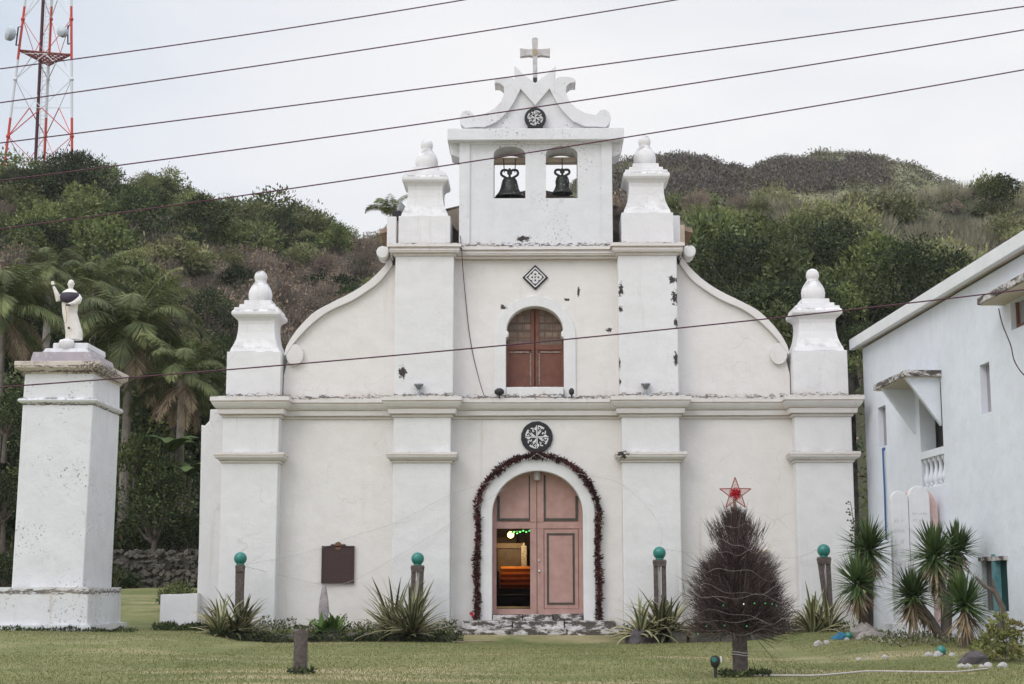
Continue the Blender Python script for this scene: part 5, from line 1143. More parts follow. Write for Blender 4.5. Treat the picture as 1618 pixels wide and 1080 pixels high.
# pale weathered stake and wall box
c = U(511, 985, -.35); t = U(510, 924, -.35); mb = MB(); mb.lathe(c.x, -.35, [(-.1, .07), (c.z + .35 * (t.z - c.z), .13), (c.z + .6 * (t.z - c.z), .11), (t.z, .045)], 9, sy=.5, smooth=False)
single(mb, 'stake', simple('bleached_wood', (.46, .42, .44), .9, .3, 9, c2=(.26, .22, .22), bmp=.5), (c.x, -.35, -.1), 'pale weathered wooden stake below the plaque', 'stake')
a, b = U(1195, 873, .3), U(1217, 915, .3); t_ = thing('wall_box', ((a.x + b.x) / 2, .4, b.z), 'white box with a tan lid on the wall behind the Christmas tree', 'box')
mb = MB(); mb.box(a.x + .06, b.x - .06, .28, .52, b.z, a.z); bevel(mb.build('case', M_white, t_), .01); mb = MB(); mb.box(a.x, b.x + .02, .22, .52, a.z, a.z + .06); bevel(mb.build('lid', M_tan, t_), .01)
# low wall at the left corner of the church
x0, x1 = Ux(252.5, 965, .5), Ux(312, 965, .5); mb = MB(); mb.prism([(x0, -.3), (x1, -.3), (x1, Uz(937, .5)), (x0, Uz(939, .5))], .5, .85)
bevel(single(mb, 'low_wall', M_white, ((x0 + x1) / 2, .65, -.3), 'low white wall stub at the left corner of the church', 'wall'), .02)
# stone kerbs of the flower beds
def kerb(x0, x1, Y, z1, label):
    mb = MB(); x = x0
    while x < x1:
        w_ = random.uniform(.35, .8); h = z1 + random.uniform(-.05, .03); mb.sections([[(x, Y - .1 + random.uniform(-.04, .02), -.4), (x + w_ - .02, Y - .1, -.4), (x + w_ - .02, Y + .2, -.4), (x, Y + .2, -.4)], [(x + .02, Y - .06 + random.uniform(-.03, .03), h), (x + w_ - .04, Y - .06, h + random.uniform(-.03, .03)), (x + w_ - .04, Y + .2, h), (x + .02, Y + .2, h)]]); x += w_
    bevel(single(mb, 'flower_bed_kerb', M_mouldstone, ((x0 + x1) / 2, Y, -.4), label, 'kerb'), .04)
kerb(Ux(331, 1005, -1.5), Ux(722, 1005, -1.5), -1.45, -.06, 'dark mossy stone kerb of the flower bed left of the steps')
kerb(Ux(990, 1005, -1.4), Ux(1330, 1005, -1.4), -1.45, -.04, 'dark mossy stone kerb of the flower bed right of the steps')
def rock(px, py, Y, rx, rz, mat, label, group=None):
    c = U(px, py, Y); k = (Y + 37.3) / 2427; a, h = rx * k, rz * k; mb = MB(); n = 9
    secs = []
    for j, (f, q_) in enumerate(((-.2, .8), (.1, 1.0), (.55, .92), (.85, .62), (1.0, .2))): secs.append([(c.x + a * q_ * random.uniform(.7, 1.2) * math.cos(6.2832 * i / n), Y + a * .8 * q_ * random.uniform(.7, 1.2) * math.sin(6.2832 * i / n), c.z + 1.6 * h * (f + random.uniform(-.12, .12))) for i in range(n)])
    mb.sections(secs); zb = lawn_z(c.x, Y); dz_ = zb - c.z - .02; mb.v = [(x, y, z + dz_) for x, y, z in mb.v]
    bevel(single(mb, 'rock', mat, (c.x, Y, zb), label, 'rock', group), .02)
M_rw = simple('white_rock', (.46, .44, .43), .9, .4, 6, c2=(.36, .34, .33), bmp=.5); M_rd = simple('dark_rock', (.11, .095, .10), .95, .4, 6, bmp=.6); M_rg = simple('grey_rock', (.36, .33, .31), .95, .5, 5, bmp=.6, c2=(.17, .15, .14))
rock(1008, 998, -1.55, 26, 14, M_rd, 'dark boulder under the agave right of the steps')
rock(1366, 992, -6.1, 22, 15, M_rg, 'squarish grey stone block between the yucca and the white plinth')
rock(1376, 1006, -6.5, 26, 9, M_rg, 'flat grey stone at the foot of the squarish block')
for x, y, r, lb in ((1306, 1006, 6, 'small pointed white stone nearest the agave at the right pilaster'), (1292, 999, 8, 'flat white stone below the right corner agave'), (1357, 1027, 5, 'white pebble alone on the lawn before the stone block'), (1398, 1031, 6, 'white pebble on the lawn before the white plinth'), (1338, 1016, 5, 'white pebble just below the fallen teal globe'), (1371, 1032, 4, 'tiny white pebble beside the lone white pebble'), (1467, 1040, 7, 'white stone beside the fallen green glass ball'), (1482, 1028, 8, 'white stone under the middle of the three-headed yucca'), (1505, 1049, 6, 'white pebble right of the fallen green glass ball')):
    rock(x, y, -6.5 if y < 1020 else -10.6, r, r * .7, M_rw, lb, 'white stones along the right bed')
rock(1540, 1048, -11.6, 24, 13, M_rd, 'dark rounded boulder at the foot of the yellow-green shrub')
for x, y, r, lb in ((1519, 1052, 7, 'white stone left of the dark rounded boulder'), (1562, 1058, 9, 'white stone right of the dark rounded boulder'), (1530, 1066, 7, 'white stone in front of the dark rounded boulder'), (1585, 1071, 9, 'pale stone nearest the bottom right picture corner'), (1552, 1073, 6, 'small pale stone below the dark rounded boulder')):
    rock(x, y, -12.4, r, r * .7, M_rw, lb, 'white stones round the dark boulder')
# ---- globe lamps on twin wooden posts
for px, py, lean, lb in ((380, 882, 0, 'teal globe lamp on a narrow post at the left corner pilaster'), (660, 882.5, 1, 'teal globe lamp on twin posts left of the door'), (1042, 873.5, 1, 'teal globe lamp on twin posts right of the door'), (1301.5, 869.5, 2, 'teal globe lamp on leaning twin posts at the right corner pilaster')):
    Y = -.85; c = U(px, py, Y); r = .152; zb = -.25; t_ = thing('globe_lamp', (c.x, Y, zb), lb, 'lamp', 'globe lamps in front of the church')
    mb = MB(); mb.ball(c, r, 24, 14); mb.build('globe', M_ball, t_)
    mb = MB(); mb.lathe(c.x, Y, [(c.z - r - .005, .085), (c.z - r + .03, .10), (c.z - r + .045, .06)], 16); mb.build('collar', M_ball, t_)
    w_ = .10 if lean == 0 else .15; mb = MB(); mb.square(c.x, Y, [(c.z - r - .16, w_ * .95, .08), (c.z - r - .04, w_ * 1.08, .09), (c.z - r, w_ * .95, .08)]); bevel(mb.build('cap', M_grey, t_), .015)
    for s in (-1, 1):
        xt = c.x + s * w_ * (.62 if lean else .5); xb_ = c.x + s * w_ * (.60 if lean == 1 else (.35 if lean == 0 else .2)) + (.10 if lean == 2 else 0)
        mb = MB(); hw_ = .052 if lean else .055; mb.sections([[(x_ - hw_, Y - .05, z_), (x_ + hw_, Y - .05, z_), (x_ + hw_, Y + .05, z_), (x_ - hw_, Y + .05, z_)] for x_, z_ in ((xb_, zb), ((xb_ + xt) / 2 + random.uniform(-.012, .012), (zb + c.z) / 2), (xt, c.z - r - .14))]); bevel(mb.build('post', M_grey, t_), .012)
    if lean: mb = MB(); mb.tube([(c.x + (.08 if lean == 2 else 0), Y + .04, zb), (c.x, Y + .04, c.z - r - .1)], .026, 8); mb.build('conduit', M_wpaint, t_)
c = U(1341, 999.5, -6.3); t_ = thing('fallen_globe', (c.x, -6.3, lawn_z(c.x, -6.3)), 'fallen teal glass globe lying on the lawn beside a blue cloth', 'lamp globe')
mb = MB(); mb.ball((c.x, -6.3, lawn_z(c.x, -6.3) + .07), .075, 16, 10); mb.build('globe', M_ball, t_)
mb = MB(); a = U(1328, 994, -6.0); zz_ = lawn_z(a.x, -6)
secs = [[(a.x + q_ * .17 * math.cos(i * .5236) * (1 + .25 * math.sin(i * 2.3)), -6 + q_ * .10 * math.sin(i * .5236), zz_ + h * (1 + .4 * math.sin(i * 1.9))) for i in range(12)] for q_, h in ((1, .0), (.95, .04), (.7, .08), (.3, .10))]; mb.sections(secs, 0, True)
single(mb, 'cloth', simple('blue_cloth', (.03, .17, .30), .8, .4, 10), (a.x, -6, zz_), 'crumpled blue cloth left beside the fallen teal globe', 'cloth')
c = U(1488, 1045, -10.4); mb = MB(); mb.ball((c.x, -10.4, lawn_z(c.x, -10.4) + .06), .085, 14, 9); single(mb, 'fallen_globe', M_ball, (c.x, -10.4, lawn_z(c.x, -10.4)), 'fallen green glass ball among white stones before the yuccas', 'lamp globe')
P = [U(x, y, Y) for x, y, Y in ((1180, 1063, -15), (1250, 1069, -15.2), (1290, 1071, -15.3), (1330, 1064, -14.9), (1372, 1055, -14.3), (1420, 1056, -14.4), (1480, 1060, -14.5), (1515, 1059, -14.3), (1560, 1050, -13.2))]
P = [Vector((p.x, p.y, lawn_z(p.x, p.y) + .02)) for p in P]; single(MB().tube(spline(P, 6), .014, 6), 'cord', M_cord, P[0], 'white cord snaking over the lawn right of the Christmas tree', 'cord')
P = [U(x, y, Y) for x, y, Y in ((985, 975, -.4), (970, 990, -.9), (930, 1005, -1.0), (850, 1009, -1.1), (790, 1012, -1.2), (715, 1014, -1.9))]
P = [Vector((p.x, p.y, lawn_z(p.x, p.y) + .03)) for p in P]; single(MB().tube(spline(P, 6), .011, 5), 'cord', simple('tan_cord', (.35, .27, .2), .8), P[0], 'tan cord along the foot of the door steps', 'cord')
# ---- stump posts on the lawn, Christmas tree, garden spike lamp
def stump(px0, px1, pyt, Y, label, base=None):
    c = U((px0 + px1) / 2, 1062, Y); zb = lawn_z(c.x, Y); w_ = (px1 - px0) / 2 * (Y + 37.3) / 2427; zt = Uz(pyt, Y, (px0 + px1) / 2)
    mb = MB(); n = 14; secs = []
    for f in (-.15, .0, .3, .6, .9, 1.0):
        secs.append([(c.x + w_ * (1 + .05 * math.sin(i * 2.1 + f * 4)) * math.cos(6.2832 * i / n), Y + w_ * .85 * math.sin(6.2832 * i / n), zb + (zt - zb) * f + (.02 * math.sin(i * 1.3) if f == 1 else 0)) for i in range(n)])
    mb.sections(secs); return mb, c, zb, zt, w_
mb, c, zb, zt, w_ = stump(463, 485, 995, -14.7, ''); bevel(single(mb, 'wooden_post', M_grey, (c.x, -14.7, zb), 'short weathered wooden post alone on the lawn left of the door', 'post'), .01)
YT = -14.7
mb, c, zb, zt, w_ = stump(1158, 1181.5, 1000, YT, '')
xt = thing('christmas_tree', (c.x, YT, zb), 'dry brown twig Christmas tree with a red star on a stump post', 'Christmas tree')
bevel(mb.build('post', M_grey, xt), .01)
for z_ in (Uz(1030, YT), Uz(1034, YT)): mb = MB(); mb.tube([(c.x + 1.06 * w_ * math.cos(a), YT + .93 * w_ * math.sin(a), z_ + .01 * math.sin(2 * a)) for a in [i * .3307 for i in range(20)]], .008, 5); mb.build('rope', M_cord, xt)
kT = (YT + 37.3) / 2427; tz = lambda y: Uz(y, YT, 1168)
M_tw = foliage('dry_twig', (.060, .040, .040), (.12, .085, .080), (.045, .03, .03), trans=0, inst=0, rough=.9)
M_tw2 = foliage('pale_twig', (.15, .12, .115), (.22, .18, .165), (.1, .08, .08), trans=0, inst=0, rough=.9)
def tier(levels, n, up, name):     # (py, halfwidth px)
    ys = np.array([l[0] for l in levels]); hw = np.array([l[1] for l in levels]); yy = rng.uniform(ys.min(), ys.max(), n * 2); h_ = np.interp(yy, ys[np.argsort(ys)], hw[np.argsort(ys)]); kk = rng.random(n * 2) < h_ / hw.max(); yy, h_ = yy[kk], h_[kk]; m = len(yy)
    a = rng.random(m) * 6.2832; lump = 1 + .14 * np.sin(a * 3 + yy * .06) + .12 * np.sin(a * 7 - yy * .13) + .10 * rng.normal(size=m)
    q_ = (.30 + .52 * rng.random(m) ** .6) * h_ * kT * lump; zz_ = np.array([tz(y) for y in yy]); ox = {'lower_branches': 0, 'upper_branches': -3 * kT}[name]
    P = np.stack([np.cos(a) * q_ + ox, np.sin(a) * q_ * .9, zz_ - zb], 1); D = np.stack([np.cos(a), np.sin(a), up * np.clip((1035 - yy) / 70, .55, 1.4)], 1) + rng.normal(size=(m, 3)) * .42
    V = leaf_arr(P - D * .03, D, rng.uniform(.07, .34, m) * (.6 + .4 * h_ / hw.max()), rng.uniform(.004, .010, m))
    V2 = leaf_arr(P * np.array([.25, .25, 1]) - np.array([0, 0, .0]), D, np.linalg.norm(P[:, :2], axis=1) * 1.0 + .06, rng.uniform(.005, .011, m))
    S = V2[rng.random(m) < .3]; V = np.concatenate([V, S]); link(name, np_mesh(name, V, [M_tw, M_tw2], (rng.random(len(V)) < .16) * 1), xt)
tier([(1001, 84), (996, 84), (985, 82), (960, 79), (935, 74), (915, 68), (905, 64), (895, 59), (886, 52), (876, 32)], 9000, .7, 'lower_branches')
tier([(893, 22), (880, 30), (868, 33), (850, 44), (840, 48), (832, 44), (822, 26), (804, 8)], 1700, 1.7, 'upper_branches')
mb = MB(); mb.tube([(c.x, YT, zt - .05), (c.x - .01, YT, tz(850)), (c.x - .03, YT, tz(788))], [.035, .028, .02], 8); mb.build('pole', simple('tan_pole', (.22, .15, .11), .9), xt)
for i, (y0, hw_, ph) in enumerate(((1003, 66, .3), (985, 71, 1.2), (968, 73, 2.2), (948, 72, .9), (925, 67, 3.0), (905, 60, 1.7), (880, 40, .5), (858, 43, 2.4), (838, 40, 1.1))):
    mb = MB(); mb.tube([(c.x + hw_ * kT * 1.0 * math.cos(a), YT + hw_ * kT * .92 * math.sin(a), tz(y0 + 9 * math.sin(a * 1.0 + ph) + 5 * math.sin(3 * a + ph * 2) + 3 * math.sin(7 * a + ph))) for a in [k * .1309 for k in range(49)]], .0032, 4)
    mb.build('light_wire', simple('dull_wire', (.30, .26, .25), .8), xt)
M_dimg = emit('dim_green_led', (.06, .55, .16), .5)
for (px, py, col_) in ((1143, 956, 0), (1175, 954, 1), (1192, 953, 0), (1209, 953, 0), (1220, 954, 0), (1227, 957, 0), (1145, 988, 0), (1180, 989, 0), (1103, 1001, 0), (1116, 989, 0)):
    p = U(px, py, YT - math.sqrt(max(0, 1 - ((px - 1168) / 74) ** 2)) * 72 * kT * .92); mb = MB(); mb.ball(p, .009, 8, 6); mb.build('led_bulb', emit('white_led', (.9, .9, 1), 1.5) if col_ else M_dimg, xt)
sc_ = U(1162, 780, YT); Rs = 26 * kT
M_red = simple('red_star', (.33, .065, .05), .5, .3, 20); M_redc = simple('red_tinsel', (.55, .02, .035), .45, .4, 30)
st = MB(); pt = [(sc_.x + Rs * (1.0 if i % 2 == 0 else .40) * math.sin(i * math.pi / 5), sc_.z + Rs * (1.0 if i % 2 == 0 else .40) * math.cos(i * math.pi / 5)) for i in range(10)]
for i in range(10): a, b = pt[i], pt[(i + 1) % 10]; st.bar((a[0], YT, a[1]), (b[0], YT, b[1]), .008, 0, 5)
for i in range(0, 10, 2):
    a, b, d_ = pt[i], pt[i - 1], pt[(i + 1) % 10]
    for f in (.12, .24, .36, .48, .60, .72, .84, .95): st.bar((a[0] + (b[0] - a[0]) * f, YT, a[1] + (b[1] - a[1]) * f), (a[0] + (d_[0] - a[0]) * (f + .05), YT, a[1] + (d_[1] - a[1]) * (f + .05)), .0045, 0, 4)
star = st.build('star_frame', M_red, xt)
mb = MB(); 
for i in range(170):
    d_ = Vector(sph(1)[0]); mb.bar((sc_.x, YT, sc_.z), (sc_.x + d_.x * Rs * .40, YT + d_.y * .05, sc_.z + d_.z * Rs * .40), .005, 0, 3)
mb.build('tinsel_centre', M_redc, star)
c = U(1130.5, 1064, -15.2); zb = lawn_z(c.x, -15.2); t_ = thing('spike_lamp', (c.x, -15.2, zb), 'small black garden spike lamp left of the Christmas tree post', 'lamp')
mb = MB(); mb.tube([(c.x, -15.2, zb - .05), (c.x, -15.2, Uz(1052, -15.2))], [.02, .028], 10); mb.build('spike', M_iron, t_)
p = U(1130, 1045, -15.2); mb = MB(); mb.lathe(p.x, -15.2, [(p.z - .085, .03), (p.z - .05, .06), (p.z + .01, .072), (p.z + .06, .06), (p.z + .085, .02)], 16); mb.build('lamp_head', M_iron, t_)
mb = MB(); mb.prism([(p.x - .02 + .034 * math.cos(a), p.z + .03 + .034 * math.sin(a)) for a in [i * .5236 for i in range(12)]], -15.275, -15.24); mb.build('lens', M_ball, t_)
mb = MB(); a = U(1139, 1040, -15.2); mb.box(a.x - .012, a.x + .012, -15.21, -15.19, a.z - .05, a.z + .03); mb.build('tag', M_wpaint, t_)

# ================================================================ STATUE PILLAR
TY = -1.3; kx = lambda x, y: Ux(x, y, TY); kz = lambda y: Uz(y, TY, 90)
M_tow = plaster('pillar_wash', (.785, .79, .825), (.73, .73, .75), .9, [(lambda p: (p.x, TY, p.z, .3, .35, 5))(U(144, 690, TY)), (lambda p: (p.x, TY, p.z, .2, .5, 3))(U(133, 860, TY)), (lambda p: (p.x, TY + 1.4, p.z, .3, .6, 3))(U(172, 680, TY + 1.2)), (lambda p: (p.x, TY, p.z, .35, .2, 2.5))(U(146, 610, TY)), (lambda p: (p.x, TY, p.z, .2, 1, .8))(U(30, 842, TY)), (lambda p: (p.x, TY, p.z, .35, .8, 1))(U(3, 935, TY))], .7, speck=.60, zl=[(kz(928), .2, .2), (kz(995), .3, .2), (kz(632), .05, .12)])
M_towc = plaster('pillar_ledge', (.74, .70, .66), (.60, .52, .45), 1.0, [(lambda p: (p.x, TY, p.z, 1.1, 1, .35))(U(95, 577, TY)), (lambda p: (p.x + .2, TY + 1.0, p.z, 1.0, .6, .5))(U(165, 588, TY))], .9, speck=.48, zl=[(kz(572), .12, .05), (kz(580), .10, .08)])
tw = thing('statue_pillar', ((kx(18, 925) + kx(131, 925)) / 2, TY + 1.2, -.1), 'tall tapering white masonry pillar carrying a saint statue', 'pillar')
tx0, tx1 = kx(18, 925), kx(131, 925); ux0, ux1 = kx(34.5, 632), kx(146.5, 632); dpt = 2.45; tcy = TY + dpt / 2
def rect(x0, x1, y0, y1, z): return [(x0, y0, z), (x1, y0, z), (x1, y1, z), (x0, y1, z)]
zA, zB, zC, zD = kz(996), kz(987), kz(927.5), kz(632)
ztc = kz(584); px_, py_ = kx(-9, 950), kx(143, 950)
mb = MB(); mb.sections([rect(px_ - .1, kx(151, 990), TY - .32, TY + dpt + .35, -.35), rect(px_ - .1, kx(151, 990), TY - .32, TY + dpt + .35, zB)]); bevel(mb.build('plinth', M_tow, tw), .04)
mb = MB(); mb.sections([rect(px_, py_, TY - .18, TY + dpt + .25, zB - .01), rect(px_ + .01, py_ - .01, TY - .18, TY + dpt + .25, zC)]); bevel(mb.build('base_block', M_tow, tw), .03)
tp = .06
mb = MB(); mb.sections([rect(tx0, tx1, TY, TY + dpt, zC - .02), rect(ux0, ux1, TY + tp, TY + dpt - tp, zD), rect(ux0 + .02, ux1 - .02, TY + tp, TY + dpt - tp, ztc + .02)]); bevel(mb.build('shaft', M_tow, tw), .03)
tpath = [(ux0, TY + dpt - tp), (ux0, TY + tp), (ux1, TY + tp), (ux1, TY + dpt - tp), (ux0, TY + dpt - tp)][:4]
mb = MB(); r = .075; mb.moulding([(ux0, TY + dpt - tp)] + [(ux0, TY + tp), (ux1, TY + tp), (ux1, TY + dpt - tp)], [(-.05, zD - r), (.02, zD - r * .9), (.075, zD - r * .5), (.095, zD), (.075, zD + r * .5), (.02, zD + r * .9), (-.05, zD + r)]); mb.build('band', M_tow, tw)
z1_, z2_ = kz(581.5), kz(571)
mb = MB(); mb.moulding([(ux0 + .02, TY + dpt - tp), (ux0 + .02, TY + tp), (ux1 - .02, TY + tp), (ux1 - .02, TY + dpt - tp)], [(-.06, z1_ - .13), (.02, z1_ - .13), (.08, z1_ - .07), (.17, z1_ - .01), (.20, z1_), (.20, z2_), (-.06, z2_)])
mb.box(ux0 - .17, ux1 + .17, TY + tp - .17, TY + dpt - tp + .17, z2_ - .05, z2_ - .002); bevel(mb.build('cap', M_towc, tw), .015)
z3, z4, z5 = kz(553), kz(544), kz(536); Ym = tcy; kxm = lambda x, y: Ux(x, y, TY + .3)
M_towg = plaster('grey_block', (.52, .47, .50), (.36, .32, .35), .8, (), .5, (.62, .6, .6), .52)
mb = MB(); mb.sections([rect(kx(42, 560), kx(143, 560), TY + .22, TY + dpt - .22, z2_ - .01), rect(kx(46, 560), kx(139, 560), TY + .26, TY + dpt - .26, z3)]); bevel(mb.build('pedestal', M_towg, tw), .03)
mb = MB(); mb.sections([rect(kx(57, 548), kx(132, 548), TY + .4, TY + dpt - .4, z3 - .01), rect(kx(62, 548), kx(128, 548), TY + .45, TY + dpt - .45, z4 - .02)]); bevel(mb.build('pedestal_step', M_tow, tw), .03)
mb = MB(); mb.box(kx(73, 540), kx(130, 540), TY + .5, TY + dpt - .42, z4 - .03, z5); bevel(mb.build('pedestal_top', M_tow, tw), .03)
mb = MB(); cdk = U(104, 540, TY + .42); mb.lathe(cdk.x, TY + .48, [(z4 - .04, .10), (z4 + .02, .17), (cdk.z, .19), (cdk.z + .06, .16), (cdk.z + .09, .05)], 20, sy=.5); mb.build('front_boss', M_wpaint, tw)
# statue of a friar: robe, cape, raised right hand
SY = TY + .85; kS = (SY + 37.3) / 2427; s0 = U(112, 537, SY); SX, SZ = s0.x, z5; sy = lambda y: Uz(y, SY, 112); sxp = lambda x: Ux(x, 490, SY)
stt = thing('saint_statue', (SX, SY, SZ), 'white statue of a robed friar in a dark cape raising one hand', 'statue')
M_stat = simple('statue_white', (.80, .77, .73), .6, .12, 9, c2=(.70, .64, .58)); M_cape = simple('statue_cape', (.035, .022, .045), .6, .3, 10)
mb = MB(); n = 22
body = [(537, 119, 13.0, .75), (525, 118.5, 13.0, .7), (510, 115, 12.0, .7), (495, 110.5, 11.5, .7), (480, 110, 12.5, .7), (470, 110, 13.5, .68), (464, 110, 13.2, .66), (460.5, 110, 9.5, .7), (458, 110.2, 4.6, .9), (455.5, 110.3, 3.6, 1), (453.8, 110.3, 4.0, 1.0), (451, 110.4, 4.7, 1.05), (448, 110.5, 4.9, 1.1), (444.8, 110.5, 4.4, 1.1), (442.4, 110.5, 2.8, 1.1), (441.4, 110.5, .6, 1.1)]
secs = []
for y, x, w_, e in body:
    secs.append([(sxp(x) + w_ * kS * math.cos(6.2832 * i / n) * (1 + (.06 * math.sin(6 * 6.2832 * i / n) if y > 470 else 0)), SY + w_ * kS * e * math.sin(6.2832 * i / n) * (1 + (.07 * math.sin(7 * 6.2832 * i / n) if y > 470 else 0)), sy(y)) for i in range(n)])
mb.sections(secs, 0, True)
T = lambda x, y, d=0: (sxp(x), SY + d, sy(y))
mb.tube([T(99, 468), T(95, 471, -.03), T(92.5, 474, -.05), T(90.5, 466, -.08), T(87, 458, -.10), T(85, 453.5, -.11)], [.075, .085, .075, .062, .042, .032], 10, 0)
hd = T(84.3, 451.5, -.11); mb.tube([hd, T(83.7, 449, -.115)], [.032, .036], 8)
for k, (dx_, ln) in enumerate(((-.032, .055), (-.012, .072), (.008, .075), (.027, .062))): b_ = Vector(T(83.6, 449.4, -.115)); mb.tube([b_ + Vector((dx_, 0, -.01)), b_ + Vector((dx_ * 1.2, -.006, ln * .6)), b_ + Vector((dx_ * 1.15, -.016, ln))], [.011, .010, .008], 6)
b_ = Vector(T(84.4, 451, -.115)); mb.tube([b_, b_ + Vector((.045, -.02, .02)), b_ + Vector((.052, -.024, .045))], [.012, .011, .009], 6)
mb.tube([T(121, 467), T(124.5, 472, -.04), T(124, 477, -.10), T(119, 481, -.17), T(114.5, 482, -.2)], [.075, .085, .085, .06, .035], 10)
mb.tube([T(115, 482, -.2), T(112.5, 482.5, -.21), T(111, 483.5, -.205)], [.036, .034, .018], 8)
mb.ball(T(110.4, 449.4, -.078), .016, 8, 6); mb.tube([T(110.4, 449.8, -.07), T(110.4, 448.2, -.092)], [.012, .016], 6)
for s in (-1, 1): mb.ball(T(110.4 + s * 5.0, 448.6, 0), .018, 8, 6)
o = mb.build('figure', M_stat, stt); rm = o.modifiers.new('remesh', 'REMESH'); rm.mode = 'VOXEL'; rm.voxel_size = .0115; rm.use_smooth_shade = True; sm = o.modifiers.new('smooth', 'SMOOTH'); sm.iterations = 2; sm.factor = .4
mb = MB(); cape = [(481, 110.5, 12.5, .84), (478.5, 110.5, 15.6, .84), (472, 110.5, 17.0, .80), (467, 110.3, 16.2, .76), (463, 110.2, 13.8, .74), (460, 110.2, 9.5, .8)]
mb.sections([[(sxp(x) + w_ * kS * math.cos(6.2832 * i / n), SY - .02 + w_ * kS * e * 1.04 * math.sin(6.2832 * i / n), sy(y) + .06 * abs(math.cos(6.2832 * i / n)) * (1 if y > 470 else 0)) for i in range(n)] for y, x, w_, e in cape], 0, True, False); mb.build('cape', M_cape, stt)
mb = MB(); mb.sections([[(sxp(x) + w_ * kS * math.cos(6.2832 * i / n), SY - .03 + w_ * kS * e * 1.05 * math.sin(6.2832 * i / n), sy(y) + (.07 * abs(math.cos(6.2832 * i / n)) * 0)) for i in range(n)] for y, x, w_, e in ((463.5, 110.2, 13.9, .75), (460.6, 110.2, 10.4, .84), (457.4, 110.2, 5.6, 1.0))], 0, True, False); mb.build('collar', M_stat, stt)
mb = MB(); mb.box(*sorted((sxp(108.5), sxp(115))), SY - .27, SY - .2, sy(485.5), sy(483.4)); mb.build('book', M_cape, stt)
for x, y in ((104, 520), (114, 519.5)): mb = MB(); mb.lathe(sxp(x), SY - .20, [(sy(y) - .03, .02), (sy(y), .03), (sy(y) + .02, .012)], 10, sy=1.8); mb.build('shoe', M_cape, stt)
mb = MB(); mb.tube([T(107, 486, -.205), T(110, 500, -.19), T(109, 512, -.195), T(105, 514, -.2)], .008, 6); mb.build('rope_belt', simple('gilt_cord', (.45, .30, .14), .6), stt)
# ---- radio mast
M_mr = simple('mast_red', (.62, .055, .035), .5, .15, 3, bmp=0); M_mw = simple('mast_white', (.72, .73, .76), .5, .1, 3, bmp=0); M_md = simple('mast_cable', (.10, .03, .04), .8, .3, 3, bmp=0)
RD = 128 - 37.3
legs = []
for (xb_, yb_, xt_, yt_, dd) in ((4, 285, 40, 0, 0), (114, 285, 112.6, 0, -.6), (68.5, 285, 82, 0, 4.2)):
    a, b = U(xb_, yb_, RD + dd), U(xt_, yt_, RD + dd * .8); d = (b - a); legs.append((a - d * .06, b + d * .55))
rt = thing('radio_mast', ((legs[0][0] + legs[1][0]) / 2), 'red and white lattice radio mast on the ridge at the upper left', 'radio mast')
def lp_(i, py):      # point on leg i at photo height py
    a, b = legs[i]; lo, hi = 0.0, 1.0
    for _ in range(30):
        m = (lo + hi) / 2
        if PJ(a.lerp(b, m))[1] > py: lo = m
        else: hi = m
    return a.lerp(b, lo)
def paint(py): return 0 if (py > 186 or 10 < py < 94 or -160 < py < -70) else 1
ys_ = [300, 262, 215, 186, 170, 125, 94, 84, 30, 10, -20, -70, -120, -150]
for i in range(3):
    mb = MB(); g = []
    for a, b in zip(ys_[:-1], ys_[1:]): mb.tube([lp_(i, a), lp_(i, b)], .115, 8, 0 if paint((a + b) / 2) == 0 else 1)
    mb.build('mast_leg', [M_mr, M_mw], rt)
nodes = [262, 215, 170, 125, 84, 30, -20, -70, -120]
mb = MB()
for i, j in ((0, 1), (1, 2), (2, 0)):
    for k in range(0, len(nodes) - 1):
        ya, yb = nodes[k], nodes[k + 1]; m = paint((ya + yb) / 2)
        if k % 2 == 0:
            mid = lp_(i, ya).lerp(lp_(j, ya), .5); mb.bar(lp_(i, yb), mid, .035, m); mb.bar(lp_(j, yb), mid, .035, m)
        else:
            mid = lp_(i, yb).lerp(lp_(j, yb), .5); mb.bar(lp_(i, ya), mid, .05, m); mb.bar(lp_(j, ya), mid, .05, m); mb.bar(lp_(i, yb), lp_(j, yb), .03, 1)
    for yn in (215, 125, 30): mb.ball(lp_(i, yn), .2, 8, 6, paint(yn))
mb.build('bracing', [M_mr, M_mw], rt)
mb = MB(); a, b, d = lp_(0, 79), lp_(1, 86), lp_(2, 103); ctr = (a + b + d) / 3
for q_ in range(9):
    f = q_ / 8
    mb.bar(a.lerp(ctr, .1).lerp(d, f), a.lerp(b, .08 + .84 * f), .05, 0); mb.bar(b.lerp(d, f), b.lerp(a, f * .9), .05, 0); mb.bar(d.lerp(a, f), d.lerp(b, f), .05, 0)
mb.tube([a, b, d, a], .09, 5); mb.build('platform', simple('platform_red', (.30, .05, .045), .7), rt)
mb = MB(); p0, p1 = lp_(2, 262), lp_(2, -140); o_ = Vector((-.45, -1.0, 0))
mb.tube([p0 + o_, p1 + o_], .16, 6, 0); 
mb.build('cable_run', M_md, rt)
mb = MB()
for s in (.25, .65): mb.bar(p0 + o_ + Vector((s, 0, 0)), p1 + o_ + Vector((s, 0, 0)), .03)
for k in range(60): q_ = p0.lerp(p1, k / 60) + o_; mb.bar(q_ + Vector((.25, 0, 0)), q_ + Vector((.65, 0, 0)), .025)
mb.build('ladder', M_mw, rt)
